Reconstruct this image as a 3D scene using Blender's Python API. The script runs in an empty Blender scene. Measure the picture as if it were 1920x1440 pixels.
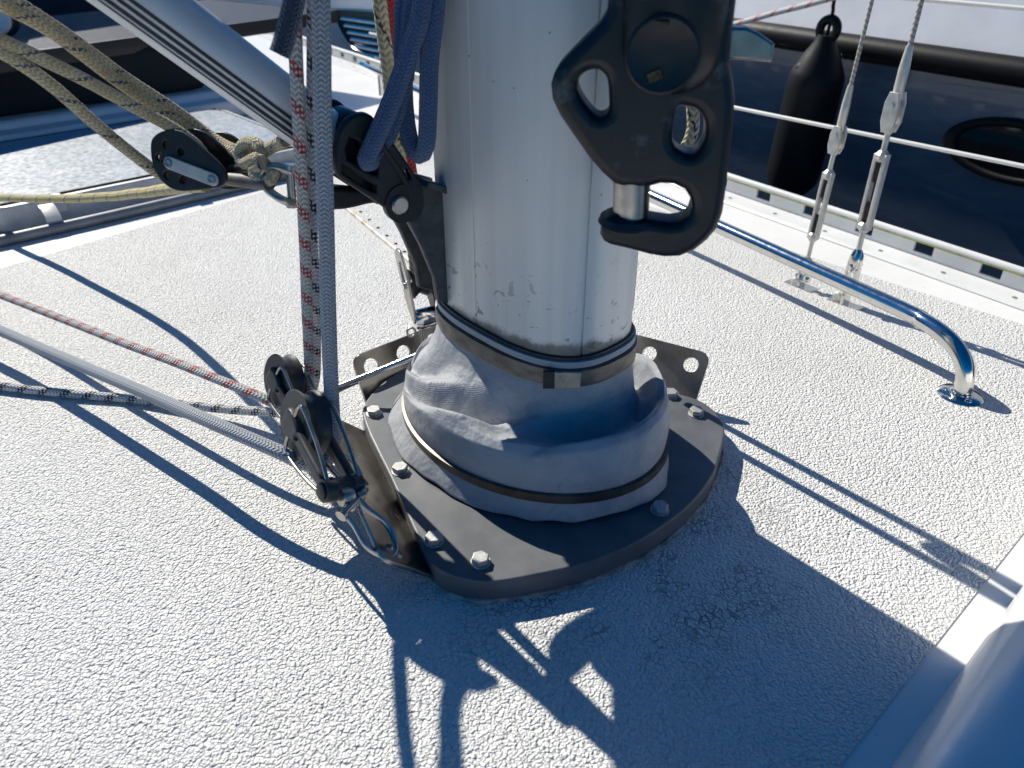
import bpy, math, random
from mathutils import Vector, Matrix, noise
R = math.radians
random.seed(7)
S = bpy.context.scene
COL = S.collection
# ------------------------------------------------------------------ camera
CAMH, PITCH, FPX = 0.60, R(32), 1442.0
cam = bpy.data.cameras.new('camera'); camo = bpy.data.objects.new('camera', cam); COL.objects.link(camo)
camo.location = (0, 0, CAMH); camo.rotation_euler = (R(90) - PITCH, 0, 0)
cam.sensor_width = 36.0; cam.lens = FPX / 1920 * 36; cam.clip_start = 0.02; cam.clip_end = 500
cam.dof.use_dof = True; cam.dof.focus_distance = 0.92; cam.dof.aperture_fstop = 7.1
S.camera = camo
# ------------------------------------------------------------------ sky, sun, exposure
SUN_AZ, SUN_EL = R(-50), R(40)          # direction in which shadows run, height of the sun
w = bpy.data.worlds.new('World'); S.world = w; w.use_nodes = True
wn = w.node_tree.nodes; wl = w.node_tree.links
sky = wn.new('ShaderNodeTexSky'); sky.sky_type = 'NISHITA'; sky.sun_disc = False
sky.sun_elevation = SUN_EL; sky.sun_rotation = R(-40); sky.air_density = 1.0; sky.dust_density = 0.2; sky.ozone_density = 3.0
tint = wn.new('ShaderNodeMix'); tint.data_type = 'RGBA'; tint.blend_type = 'MULTIPLY'; tint.inputs[0].default_value = 1.0
tint.inputs[7].default_value = (0.0, 0.70, 1.30, 1)
wl.new(sky.outputs[0], tint.inputs[6]); wl.new(tint.outputs[2], wn['Background'].inputs[0])
wn['Background'].inputs[1].default_value = 0.05
sun = bpy.data.lights.new('sun', 'SUN'); sun.energy = 5.0; sun.angle = R(0.53); sun.color = (1.0, 0.955, 0.86)
suno = bpy.data.objects.new('sun', sun); COL.objects.link(suno)
LD = Vector((math.cos(SUN_AZ) * math.cos(SUN_EL), math.sin(SUN_AZ) * math.cos(SUN_EL), -math.sin(SUN_EL)))
suno.rotation_euler = LD.to_track_quat('-Z', 'Y').to_euler(); suno.location = (0, 0, 4)
S.view_settings.view_transform = 'Standard'; S.view_settings.look = 'None'
S.view_settings.exposure = 0.24; S.view_settings.gamma = 1.0
# ------------------------------------------------------------------ site frame: u runs forward along the boat, v to starboard
UD = Vector((math.cos(R(-48)), math.sin(R(-48)), 0)); VD = Vector((-UD.y, UD.x, 0)); ZD = Vector((0, 0, 1))
MC = Vector((0.03, 0.78, 0))
def W(u, v, z=0.0): return MC + UD * u + VD * v + ZD * z
EYE = Vector((0, 0, CAMH))
def ray(x, y):
    a = (x - 960) / FPX; b = -(y - 720) / FPX
    return Vector((a, math.cos(PITCH) + b * math.sin(PITCH), -math.sin(PITCH) + b * math.cos(PITCH)))
def gz(x, y, z=0.0):
    r = ray(x, y); return EYE + r * ((z - CAMH) / r.z)
def gy(x, y, Y):
    r = ray(x, y); return EYE + r * (Y / r.y)
def gp(x, y, p0, n):
    r = ray(x, y); return EYE + r * ((p0 - EYE).dot(n) / r.dot(n))
def gv(x, y, v): return gp(x, y, W(0, v), VD)
def gu(x, y, u): return gp(x, y, W(u, 0), UD)
def gl(x, y, b, d):          # the point of the line b + t d that is nearest to the sight line
    r = ray(x, y).normalized(); d = d.normalized(); w0 = b - EYE
    k = d.dot(r); t = (k * r.dot(w0) - d.dot(w0)) / (1 - k * k)
    return b + d * t
def toward(p, x, y): return p
# ------------------------------------------------------------------ materials
def M(name, base=(.5, .5, .5), rough=.5, metal=0.0, spec=.5, coat=0.0):
    m = bpy.data.materials.new(name); m.use_nodes = True
    p = m.node_tree.nodes['Principled BSDF']
    p.inputs['Base Color'].default_value = (*base, 1); p.inputs['Roughness'].default_value = rough
    p.inputs['Metallic'].default_value = metal; p.inputs['Specular IOR Level'].default_value = spec
    p.inputs['Coat Weight'].default_value = coat
    m['p'] = 1
    return m
class N:
    def __init__(s, m): s.t = m.node_tree; s.n = s.t.nodes; s.l = s.t.links; s.p = s.n['Principled BSDF']
    def new(s, k, **kw):
        n = s.n.new(k)
        for a, b in kw.items(): setattr(n, a, b)
        return n
    def put(s, sock, v):
        if hasattr(v, 'is_linked') or hasattr(v, 'links'): s.l.new(v, sock)
        else: sock.default_value = v
    def math(s, op, a, b=None, c=None):
        n = s.new('ShaderNodeMath', operation=op)
        for i, v in enumerate((a, b, c)):
            if v is not None: s.put(n.inputs[i], v)
        return n.outputs[0]
    def noise(s, scale, detail=3, rough=.5, vec=None, dist=0):
        n = s.new('ShaderNodeTexNoise'); n.inputs['Scale'].default_value = scale; n.inputs['Detail'].default_value = detail
        n.inputs['Roughness'].default_value = rough; n.inputs['Distortion'].default_value = dist
        if vec is not None: s.l.new(vec, n.inputs['Vector'])
        return n.outputs[0]
    def vor(s, scale, vec=None, feature='F1', rnd=1.0):
        n = s.new('ShaderNodeTexVoronoi', feature=feature); n.inputs['Scale'].default_value = scale; n.inputs['Randomness'].default_value = rnd
        if vec is not None: s.l.new(vec, n.inputs['Vector'])
        return n.outputs['Distance']
    def ramp(s, f, a, b, ca=(0, 0, 0), cb=(1, 1, 1)):
        n = s.new('ShaderNodeValToRGB'); e = n.color_ramp.elements
        e[0].position = a; e[1].position = b; e[0].color = (*ca, 1); e[1].color = (*cb, 1)
        s.l.new(f, n.inputs[0]); return n.outputs[0]
    def mix(s, f, a, b, mode='MIX'):
        n = s.new('ShaderNodeMix', data_type='RGBA', blend_type=mode)
        s.put(n.inputs[0], f)
        s.put(n.inputs[6], (*a, 1) if isinstance(a, tuple) else a); s.put(n.inputs[7], (*b, 1) if isinstance(b, tuple) else b)
        return n.outputs[2]
    def obj(s, scale=None):
        c = s.new('ShaderNodeTexCoord').outputs['Object']
        if scale:
            m = s.new('ShaderNodeMapping'); m.inputs['Scale'].default_value = scale; s.l.new(c, m.inputs[0]); return m.outputs[0]
        return c
    def pos(s): return s.new('ShaderNodeNewGeometry').outputs['Position']
    def uv(s): return s.new('ShaderNodeUVMap').outputs[0]
    def bump(s, h, dist, strength=1.0):
        n = s.new('ShaderNodeBump'); n.inputs['Distance'].default_value = dist; n.inputs['Strength'].default_value = strength
        s.l.new(h, n.inputs['Height']); s.l.new(n.outputs[0], s.p.inputs['Normal']); return n
    def sep(s, v):
        n = s.new('ShaderNodeSeparateXYZ'); s.l.new(v, n.inputs[0]); return n.outputs
    def base(s, c): s.l.new(c, s.p.inputs['Base Color'])
    def rough(s, c): s.l.new(c, s.p.inputs['Roughness'])

def speckled(name, base, rough, metal, amt=.25, scale=30, bump=0, rvar=.12, spec=.5, dirt=None, stretch=None, coat=0.0):
    m = M(name, base, rough, metal, spec, coat); n = N(m)
    c = n.obj(stretch); f = n.noise(scale, 5, .6, c)
    d = tuple(x * (1 - amt) for x in base) if dirt is None else dirt
    n.base(n.mix(n.ramp(f, .35, .68), base, d))
    n.rough(n.math('ADD', n.math('MULTIPLY', n.noise(scale * 2.3, 4, .6, c), rvar * 2), rough - rvar))
    if bump: n.bump(n.noise(scale * 6, 3, .6, c), bump)
    return m
# deck gelcoat
def mat_gelcoat():
    m = M('gelcoat', (.80, .79, .76), .3); n = N(m); p = n.pos()
    f = n.noise(5, 5, .6, p); s = n.noise(140, 2, .5, p)
    c = n.mix(n.ramp(f, .45, .75), (.82, .81, .78), (.74, .73, .69))
    n.base(n.mix(n.ramp(s, .72, .76), c, (.35, .33, .3)))
    n.rough(n.math('ADD', n.math('MULTIPLY', n.noise(30, 4, .6, p), .25), .22))
    n.bump(n.noise(60, 3, .5, p), .0004)
    return m
def mat_nonskid():
    m = M('nonskid', (.8, .79, .77), .42, 0, .4); n = N(m); p = n.pos()
    wob = n.new('ShaderNodeTexNoise'); wob.inputs['Scale'].default_value = 190; wob.inputs['Detail'].default_value = 1.0; n.l.new(p, wob.inputs['Vector'])
    vm = n.new('ShaderNodeVectorMath', operation='MULTIPLY_ADD'); n.l.new(wob.outputs['Color'], vm.inputs[0]); vm.inputs[1].default_value = (.0052, .0052, .0); n.l.new(p, vm.inputs[2])
    d = n.vor(325, vm.outputs[0], 'F1')
    dome = n.math('SUBTRACT', 1.0, n.math('POWER', d, 1.5))
    a = n.ramp(n.noise(170, 2, .5, p), .3, .7)
    fine = n.noise(620, 2, .5, p)
    h = n.math('ADD', n.math('MULTIPLY', dome, 1.0), n.math('MULTIPLY', a, .35))
    h = n.math('ADD', h, n.math('MULTIPLY', fine, .22))
    n.bump(h, .0027, 1.0)
    big = n.noise(3.1, 5, .6, p); sp = n.vor(23, p)
    c = n.mix(n.ramp(big, .42, .72), (.82, .81, .775), (.74, .73, .695))
    st_ = n.noise(9, 6, .65, p, .8); c = n.mix(n.math('MULTIPLY', n.ramp(st_, .56, .74), .22), c, (.58, .55, .48))
    c = n.mix(n.ramp(d, .45, .8, (0, 0, 0), (.45, .45, .45)), c, (.56, .55, .52))      # darker in the hollows
    c = n.mix(n.ramp(sp, .018, .03, (1, 1, 1), (0, 0, 0)), c, (.12, .11, .10))        # stray specks
    # crazed ring of paint around the mast plate
    d = n.new('ShaderNodeVectorMath', operation='DISTANCE'); n.l.new(p, d.inputs[0]); d.inputs[1].default_value = (.10, .66, 0)
    near = n.ramp(d.outputs['Value'], .16, .26, (1, 1, 1), (0, 0, 0))
    cr = n.vor(120, p, 'DISTANCE_TO_EDGE')
    crack = n.math('MULTIPLY', n.ramp(cr, .03, .10, (1, 1, 1), (0, 0, 0)), near)
    crack = n.math('MULTIPLY', crack, n.ramp(n.noise(14, 3, .5, p), .42, .6))
    n.base(n.mix(n.math('MULTIPLY', crack, .75), c, (.10, .11, .12)))
    n.rough(n.math('ADD', n.math('MULTIPLY', n.noise(60, 3, .6, p), .2), .34))
    return m
GEL = mat_gelcoat(); NSK = mat_nonskid()
STEEL = speckled('polished_steel', (.72, .71, .69), .13, 1.0, .12, 60, 0, .06)
DULLSTEEL = speckled('dull_steel', (.52, .49, .45), .32, 1.0, .35, 40, 0, .12)
TANGSTEEL = speckled('brushed_tang_steel', (.40, .37, .34), .3, 1.0, .35, 18, .00005, .1, dirt=(.22, .19, .16))
BOLTSTEEL = speckled('bolt_steel', (.55, .54, .52), .5, .5, .35, 300, .00008, .12)
BLACKP = speckled('black_plastic', (.008, .0085, .0095), .42, 0, .4, 90, .00006, .12)
BLACKP2 = speckled('worn_black_plastic', (.013, .0135, .015), .48, 0, .3, 40, .00008, .14, dirt=(.024, .025, .028))
DARKALU = speckled('dark_anodised_plate', (.098, .104, .112), .5, .15, .3, 14, .00008, .12, dirt=(.16, .165, .17))
GREYCAST = speckled('grey_cast_bracket', (.07, .072, .075), .55, .3, .45, 55, .0002, .12, dirt=(.13, .13, .13))
RUBBER = speckled('black_rubber', (.005, .005, .006), .5, 0, .3, 20, .0001, .12, spec=.25)
WHITEP = speckled('white_paint', (.80, .80, .78), .35, 0, .1, 12, 0, .1)
ALGAE = speckled('algae_film', (.33, .36, .13), .7, 0, .5, 60, .0003, .1)
SEAL = speckled('old_sealant', (.10, .11, .11), .7, 0, .5, 60, .001, .1, dirt=(.42, .42, .40))
BRASS = speckled('worn_brass', (.11, .085, .035), .6, .3, .7, 240, .0002, .1, dirt=(.012, .012, .012))
def mat_mast():
    m = M('mast_aluminium', (.8, .8, .78), .45, .25); n = N(m); p = n.pos(); xyz = n.sep(p)
    mp = n.new('ShaderNodeMapping'); mp.inputs['Scale'].default_value = (60, 60, 1.2); n.l.new(p, mp.inputs[0])
    st = n.noise(1.0, 4, .55, mp.outputs[0])
    c = n.mix(n.ramp(st, .3, .7), (.86, .85, .80), (.77, .76, .72))
    c = n.mix(n.math('MULTIPLY', n.ramp(n.noise(7, 4, .6, p), .5, .8), .4), c, (.66, .66, .645))
    z = xyz[2]
    low = n.ramp(z, .19, .31, (1, 1, 1), (0, 0, 0))
    mp2 = n.new('ShaderNodeMapping'); mp2.inputs['Scale'].default_value = (38, 38, 62); mp2.inputs['Rotation'].default_value = (.3, .5, 0); n.l.new(p, mp2.inputs[0])
    sc = n.noise(1.0, 3, .62, mp2.outputs[0], 1.2)
    scm = n.math('MULTIPLY', n.ramp(sc, .60, .64), low)
    c = n.mix(n.math('MULTIPLY', scm, .8), c, (.10, .095, .085))
    edge = n.math('ADD', z, n.math('MULTIPLY', n.noise(26, 4, .6, p), .035))
    c = n.mix(n.math('MULTIPLY', n.ramp(edge, .218, .224, (1, 1, 1), (0, 0, 0)), .85), c, (.13, .12, .105))
    dots = n.vor(45, p); c = n.mix(n.math('MULTIPLY', n.ramp(dots, .035, .05, (1, 1, 1), (0, 0, 0)), .7), c, (.06, .05, .045))
    n.base(c)
    n.rough(n.math('ADD', n.math('MULTIPLY', st, .22), .38)); n.bump(st, .00018)
    return m
MAST = mat_mast()
ALU = speckled('satin_aluminium', (.78, .78, .78), .36, .15, .12, 8, 0, .08, stretch=(1, 1, 1))
STRIPE = M('black_inlay', (.012, .012, .013), .5)
def mat_boot():
    m = M('coated_fabric', (.40, .41, .42), .42); n = N(m); u = n.uv(); xy = n.sep(u); p = n.pos()
    wv = n.math('MULTIPLY', n.math('SINE', n.math('MULTIPLY', xy[0], 2400.0)), n.math('SINE', n.math('MULTIPLY', xy[1], 2400.0)))
    f = n.noise(16, 5, .6, p); sm = n.noise(55, 4, .65, p, 1.0)
    c = n.mix(n.ramp(f, .4, .7), (.40, .415, .44), (.30, .315, .34))
    c = n.mix(n.math('MULTIPLY', n.ramp(sm, .62, .74), .5), c, (.20, .20, .20))
    n.base(c); n.rough(n.math('ADD', n.math('MULTIPLY', f, .25), .34))
    h = n.math('ADD', n.math('MULTIPLY', wv, .12), n.math('MULTIPLY', n.noise(38, 3, .5, p), 4.0))
    n.bump(h, .0011); return m
BOOT = mat_boot()
STRAP = speckled('weathered_strap', (.24, .215, .185), .5, .55, .5, 40, .0003, .12, dirt=(.11, .10, .09), stretch=(1, 1, 2.5))
def mat_pole_end():
    m = M('pole_end_casting', (.012, .017, .024), .4); n = N(m); p = n.pos()
    f = n.noise(45, 5, .65, p); g = n.noise(12, 3, .5, p)
    k = n.math('MULTIPLY', n.ramp(f, .56, .72), n.ramp(g, .50, .62))
    n.base(n.mix(n.math('MULTIPLY', k, .8), (.006, .009, .013), (.12, .135, .15)))
    n.rough(n.math('ADD', n.math('MULTIPLY', f, .35), .24)); n.bump(n.noise(300, 3, .6, p), .00012); return m
POLEEND = mat_pole_end()
def rope_mat(name, base, dark, k, nn, fleck=None, fuzz=.3, rough=.85, bump=.0009, stain=None, sheen=.3):
    m = M(name, base, rough); n = N(m); xy = n.sep(n.uv()); x, y = xy[0], xy[1]; p = n.pos()
    m.node_tree.nodes['Principled BSDF'].inputs['Sheen Weight'].default_value = sheen
    a = n.math('MULTIPLY', x, 6.2832 * k); b = n.math('MULTIPLY', y, 6.2832 * nn)
    tri = n.math('ABSOLUTE', n.math('SUBTRACT', n.math('FRACT', n.math('MULTIPLY', y, float(nn))), .5))
    ch = n.math('SINE', n.math('ADD', a, n.math('MULTIPLY', tri, 9.0)))
    col_ = n.math('COSINE', n.math('MULTIPLY', b, 2.0))
    pr = n.math('ADD', n.math('MULTIPLY', ch, .6), n.math('MULTIPLY', col_, .25))
    c = n.mix(n.ramp(n.math('ADD', pr, .5), -.1, .7), dark, base)
    st = n.noise(35, 4, .6, p)
    if stain: c = n.mix(n.math('MULTIPLY', n.ramp(st, .45, .66), .75), c, stain)
    if fleck:
        col, pitch, width = fleck
        f = n.math('FRACT', n.math('ADD', n.math('DIVIDE', x, pitch), y))
        inside = n.math('LESS_THAN', f, width)
        chk = n.math('GREATER_THAN', n.math('MULTIPLY', n.math('SINE', n.math('ADD', n.math('MULTIPLY', a, .5), b)), n.math('SINE', n.math('SUBTRACT', n.math('MULTIPLY', a, .5), b))), -.22)
        c = n.mix(n.math('MULTIPLY', inside, chk), c, col)
    n.base(c)
    h = n.math('ADD', pr, n.math('MULTIPLY', n.noise(700, 3, .6, p), fuzz * 2))
    n.bump(h, bump); return m
ROPE_RED = rope_mat('red_fleck_rope', (.60, .58, .54), (.36, .35, .33), 190, 5, ((.42, .045, .055), .034, .36))
ROPE_BLK = rope_mat('black_fleck_rope', (.66, .65, .63), (.38, .38, .38), 180, 5, ((.008, .009, .014), .034, .36))
ROPE_GREY = rope_mat('grey_rope', (.46, .48, .50), (.27, .29, .32), 230, 7, None, stain=(.36, .40, .46))
ROPE_TAN = rope_mat('tan_rope', (.60, .52, .34), (.38, .32, .19), 190, 6, ((.06, .06, .10), .05, .10), fuzz=.8, stain=(.36, .28, .14))
ROPE_YEL = rope_mat('yellow_rope', (.74, .62, .30), (.52, .42, .17), 190, 6, ((.10, .10, .16), .06, .10), fuzz=.7)
ROPE_BLUE = rope_mat('blue_rope', (.06, .14, .31), (.045, .11, .25), 260, 8, None, fuzz=1.6, sheen=.5)
ROPE_NAVY = rope_mat('navy_rope', (.012, .03, .065), (.009, .022, .05), 260, 8, None, fuzz=.9, sheen=.6)
ROPE_OLD = rope_mat('old_halyard', (.42, .39, .28), (.20, .19, .12), 120, 4, ((.02, .02, .02), .12, .08), fuzz=.5, stain=(.28, .27, .16))
ROPE_CRIM = rope_mat('crimson_rope', (.35, .012, .022), (.16, .006, .012), 170, 5, None)
ROPE_WR = rope_mat('white_red_rope', (.72, .70, .67), (.52, .5, .48), 120, 4, ((.5, .10, .10), .06, .25))
WIRE = rope_mat('wire_strand', (.46, .43, .38), (.24, .22, .19), 120, 1, None, fuzz=.1, rough=.4, bump=.0005, sheen=0)
WHITEWIRE = M('white_sheath', (.74, .73, .68), .4)
def fibre(name, c):
    m = M(name, c, .9); m.node_tree.nodes['Principled BSDF'].inputs['Sheen Weight'].default_value = .5; return m
# ------------------------------------------------------------------ geometry helpers
def link(name, me, mat=None, parent=None, smooth=None, loc=None):
    o = bpy.data.objects.new(name, me); COL.objects.link(o)
    if mat: 
        me.materials.clear(); me.materials.append(mat)
    if smooth is not None:
        me.polygons.foreach_set('use_smooth', [True] * len(me.polygons))
        if smooth < 180: me.set_sharp_from_angle(angle=R(smooth))
    if loc is not None: o.location = loc
    if parent: 
        o.parent = parent
        o.matrix_parent_inverse = Matrix.Translation(-parent.location) if parent.parent is None else parent.matrix_parent_inverse.copy()
    return o
def pyd(name, vs, fs, mat=None, parent=None, smooth=35, uvs=None):
    me = bpy.data.meshes.new(name); me.from_pydata([tuple(v) for v in vs], [], fs)
    if uvs:
        L = me.uv_layers.new(name='UVMap')
        for i, l in enumerate(me.loops): L.data[i].uv = uvs[i]
    me.update()
    return link(name, me, mat, parent, smooth)
def tag(o, label, cat, group=None, kind=None):
    if label: o['label'] = label
    if cat: o['category'] = cat
    if group: o['group'] = group
    if kind: o['kind'] = kind
    return o
def empty(name, loc, label=None, cat=None, group=None):
    o = bpy.data.objects.new(name, None); COL.objects.link(o); o.location = loc; o.empty_display_size = .02
    return tag(o, label, cat, group)
def crom(pts, step=.006, closed=False):
    P = [Vector(p) for p in pts]
    if len(P) == 2: 
        n = max(2, int((P[1] - P[0]).length / step)); return [P[0].lerp(P[1], i / n) for i in range(n + 1)]
    out = []; n = len(P); rng = n if closed else n - 1
    for i in range(rng):
        g = (lambda k: P[k % n]) if closed else (lambda k: P[max(0, min(n - 1, k))])
        a, b, c, d = g(i - 1), g(i), g(i + 1), g(i + 2)
        if not closed and i == 0: a = b * 2 - c
        if not closed and i == n - 2: d = c * 2 - b
        m = max(2, int((c - b).length / step))
        for j in range(m):
            t = j / m
            out.append(.5 * ((2 * b) + (c - a) * t + (2 * a - 5 * b + 4 * c - d) * t * t + (-a + 3 * b - 3 * c + d) * t ** 3))
    if not closed: out.append(P[-1])
    return out
def tubegeo(pts, r, seg=12, closed=False, twist0=0.0):
    P = pts; n = len(P); vs = []; fs = []; uv = []
    rad = r if callable(r) else (lambda t: r)
    T = []
    for i in range(n):
        a = P[(i - 1) % n] if closed else P[max(0, i - 1)]; b = P[(i + 1) % n] if closed else P[min(n - 1, i + 1)]
        T.append((b - a).normalized())
    nv = T[0].orthogonal().normalized(); L = [0.0]; 
    for i in range(n):
        if i: 
            L.append(L[-1] + (P[i] - P[i - 1]).length)
            nv = (nv - T[i] * nv.dot(T[i])).normalized()
        bv = T[i].cross(nv)
        for k in range(seg):
            a = 2 * math.pi * k / seg
            vs.append(P[i] + (nv * math.cos(a) + bv * math.sin(a)) * rad(i / max(1, n - 1)))
    Lc = L[-1] + (P[0] - P[-1]).length
    m = n if closed else n - 1
    for i in range(m):
        j = (i + 1) % n; l0 = L[i]; l1 = L[i + 1] if i + 1 < n else Lc
        for k in range(seg):
            q = (k + 1) % seg
            fs.append((i * seg + k, i * seg + q, j * seg + q, j * seg + k))
            uv += [(l0, k / seg), (l0, (k + 1) / seg), (l1, (k + 1) / seg), (l1, k / seg)]
    if not closed:
        fs.append(tuple(range(seg - 1, -1, -1))); uv += [(0, k / seg) for k in range(seg)]
        fs.append(tuple((n - 1) * seg + k for k in range(seg))); uv += [(L[-1], k / seg) for k in range(seg)]
    return vs, fs, uv
def tube(name, pts, r, mat, parent=None, seg=12, closed=False, step=.006, smooth=50, curve=True):
    P = crom(pts, step, closed) if curve else [Vector(p) for p in pts]
    vs, fs, uv = tubegeo(P, r, seg, closed)
    return pyd(name, vs, fs, mat, parent, smooth, uv)
def rope(name, pts, r, mat, label, cat='rope', group=None, seg=14, step=.008, fz=None, fzn=0, parent=None):
    P = crom(pts, step)
    for i in range(1, len(P) - 1):          # slight handling wobble
        s = P[i] * 9
        P[i] = P[i] + noise.noise_vector(s) * r * .12
    vs, fs, uv = tubegeo(P, r, seg)
    o = pyd(name, vs, fs, mat, parent, 60, uv)
    if label: tag(o, label, cat, group)
    if fz and fzn:
        V = []; F = []; rnd = random.Random(len(P) * 31 + fzn)
        for _ in range(fzn):
            i = rnd.randrange(len(P) - 1); t = rnd.random(); c = P[i].lerp(P[i + 1], t); d = (P[i + 1] - P[i]).normalized()
            a = d.orthogonal(); a.rotate(Matrix.Rotation(rnd.random() * 6.283, 3, d)); a.normalize()
            root = c + a * r * .96; ln = rnd.uniform(.5, 1.5) * fz
            tip = root + (a * rnd.uniform(.25, 1) + d * rnd.uniform(-1.2, 1.2) + a.cross(d) * rnd.uniform(-.8, .8)) * ln
            s = a.cross(d).normalized() * .00012
            b = len(V); V += [root - s, root + s, tip]; F.append((b, b + 1, b + 2))
        f = pyd('fuzz', V, F, fibre(name + '_fibre', tuple(min(1, x * 1.5 + .05) for x in mat.node_tree.nodes['Principled BSDF'].inputs['Base Color'].default_value[:3])), o, None)
        f['kind'] = 'stuff'
    return o
def frame(o, z, x=None):
    z = z.normalized(); x = z.orthogonal() if x is None else x
    x = (x - z * x.dot(z)).normalized(); y = z.cross(x)
    m = Matrix((x, y, z)).transposed().to_4x4(); m.translation = o; return m
def lathe(name, prof, origin, axis, mat, parent=None, seg=32, smooth=35, x=None):
    m = frame(origin, axis, x); vs = []; fs = []
    for r, z in prof:
        for k in range(seg):
            a = 2 * math.pi * k / seg; vs.append(m @ Vector((r * math.cos(a), r * math.sin(a), z)))
    n = len(prof)
    for i in range(n - 1):
        for k in range(seg):
            q = (k + 1) % seg; fs.append((i * seg + k, i * seg + q, (i + 1) * seg + q, (i + 1) * seg + k))
    fs.append(tuple(range(seg - 1, -1, -1))); fs.append(tuple((n - 1) * seg + k for k in range(seg)))
    return pyd(name, vs, fs, mat, parent, smooth)
def prism(name, outline, holes, mtx, th, mat, parent=None, bevel=.001, smooth=30, bres=2):
    cu = bpy.data.curves.new(name, 'CURVE'); cu.dimensions = '2D'; cu.fill_mode = 'BOTH'
    cu.extrude = max(th / 2 - bevel, .0001); cu.bevel_depth = bevel; cu.bevel_resolution = bres; cu.offset = -bevel
    for lp in [outline] + list(holes):
        if sum(lp[i - 1][0] * lp[i][1] - lp[i][0] * lp[i - 1][1] for i in range(len(lp))) < 0: lp = lp[::-1]
        s = cu.splines.new('POLY'); s.points.add(len(lp) - 1); s.use_cyclic_u = True
        for i, p in enumerate(lp): s.points[i].co = (p[0], p[1], 0, 1)
    t = bpy.data.objects.new('tmp', cu); COL.objects.link(t)
    dg = bpy.context.evaluated_depsgraph_get(); me = bpy.data.meshes.new_from_object(t.evaluated_get(dg))
    bpy.data.objects.remove(t); bpy.data.curves.remove(cu)
    me.name = name; me.transform(mtx)
    return link(name, me, mat, parent, smooth)
def circ(cx, cy, r, n=24): return [(cx + r * math.cos(2 * math.pi * k / n), cy + r * math.sin(2 * math.pi * k / n)) for k in range(n)]
def smooth2(pts, k=4, closed=True):
    P = crom([Vector((p[0], p[1], 0)) for p in pts], 1e9, closed)
    out = []; n = len(pts); Q = [Vector((p[0], p[1])) for p in pts]
    for i in range(n):
        a, b, c, d = Q[i - 1], Q[i], Q[(i + 1) % n], Q[(i + 2) % n]
        for j in range(k):
            t = j / k
            out.append(tuple(.5 * ((2 * b) + (c - a) * t + (2 * a - 5 * b + 4 * c - d) * t * t + (-a + 3 * b - 3 * c + d) * t ** 3)))
    return out
def rrect(x0, y0, x1, y1, r, n=6):
    o = []
    for cx, cy, a0 in ((x1 - r, y1 - r, 0), (x0 + r, y1 - r, 90), (x0 + r, y0 + r, 180), (x1 - r, y0 + r, 270)):
        for k in range(n + 1):
            a = R(a0 + 90 * k / n); o.append((cx + r * math.cos(a), cy + r * math.sin(a)))
    return o
class Plane:                    # a plane standing in the scene, outlines are read onto it along the sight lines
    def __init__(s, p0, n, x=None): s.m = frame(p0, n, x); s.i = s.m.inverted(); s.p0 = p0; s.n = n.normalized()
    def q(s, x, y): v = s.i @ gp(x, y, s.p0, s.n); return (v.x, v.y)
    def qs(s, pts): return [s.q(*p) for p in pts]
def box(name, c, ex, ey, ez, mat, parent=None, bev=0.0, smooth=30):
    m = Matrix((ex.normalized(), ey.normalized(), ez.normalized())).transposed().to_4x4(); m.translation = c
    hx, hy = ex.length, ey.length
    return prism(name, [(-hx, -hy), (hx, -hy), (hx, hy), (-hx, hy)], [], m, ez.length * 2, mat, parent, max(bev, .0002), smooth)
def hexbolt(c, ax, r, h, mat, parent, rot=0.0, name='bolt'):
    m = frame(c, ax)
    o = prism(name, [(r * math.cos(rot + k * math.pi / 3), r * math.sin(rot + k * math.pi / 3)) for k in range(6)], [], m @ Matrix.Translation((0, 0, h / 2)), h, mat, parent, .0009)
    return o
# ------------------------------------------------------------------ deck and water
def uvsheet(name, fn, us, vs_, mat, parent=None, smooth=40):
    V = []; F = []
    for a in us:
        for b in vs_: V.append(fn(a, b))
    n = len(vs_)
    for i in range(len(us) - 1):
        for j in range(n - 1): F.append((i * n + j, (i + 1) * n + j, (i + 1) * n + j + 1, i * n + j + 1))
    return pyd(name, V, F, mat, parent, smooth)
def lin(a, b, n): return [a + (b - a) * i / (n - 1) for i in range(n)]
T0, T1 = gz(1360, 365, -.03), gz(1920, 560, -.03); TD = (T1 - T0).normalized(); TN = Vector((-TD.y, TD.x, 0))
if TN.dot(VD) < 0: TN = -TN
def rail_v(u):                 # v of the toe rail at station u
    d = T0 - MC; s = (u - d.dot(UD)) / TD.dot(UD); return d.dot(VD) + s * TD.dot(VD)
def deck_z(u, v):
    e = .60; x = (v - e) / .30
    x = max(0, min(1, x)); return -.03 * x * x * (3 - 2 * x)
def deckpt(dz=0.0, inset=0.0):
    return lambda u, t: (lambda v: W(u, v, deck_z(u, v) + dz))(-1.3 + (rail_v(u) - inset + 1.3) * t)
deck = uvsheet('deck', deckpt(0), lin(-6.0, 1.6, 60), lin(0, 1, 60), GEL)
tag(deck, 'white gelcoat deck of the sailing yacht around the mast', 'deck', kind='structure')
def aft_edge(v): return -1.13 - .19 * (v + .36) * .8 if v > -.36 else -1.13 + .02 * (v + .36)
pan = uvsheet('nonskid_panel', lambda a, t: (lambda v: (lambda u: W(u, v, deck_z(u, v) + .0012))(aft_edge(v) + (.4655 - aft_edge(v)) * a))(-1.25 + (rail_v(0) - .10 + 1.25 - .0) * t if False else -1.25 + (.93 + 1.25) * t),
              lin(0, 1, 50), lin(0, 1, 60), NSK, deck)
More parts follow.
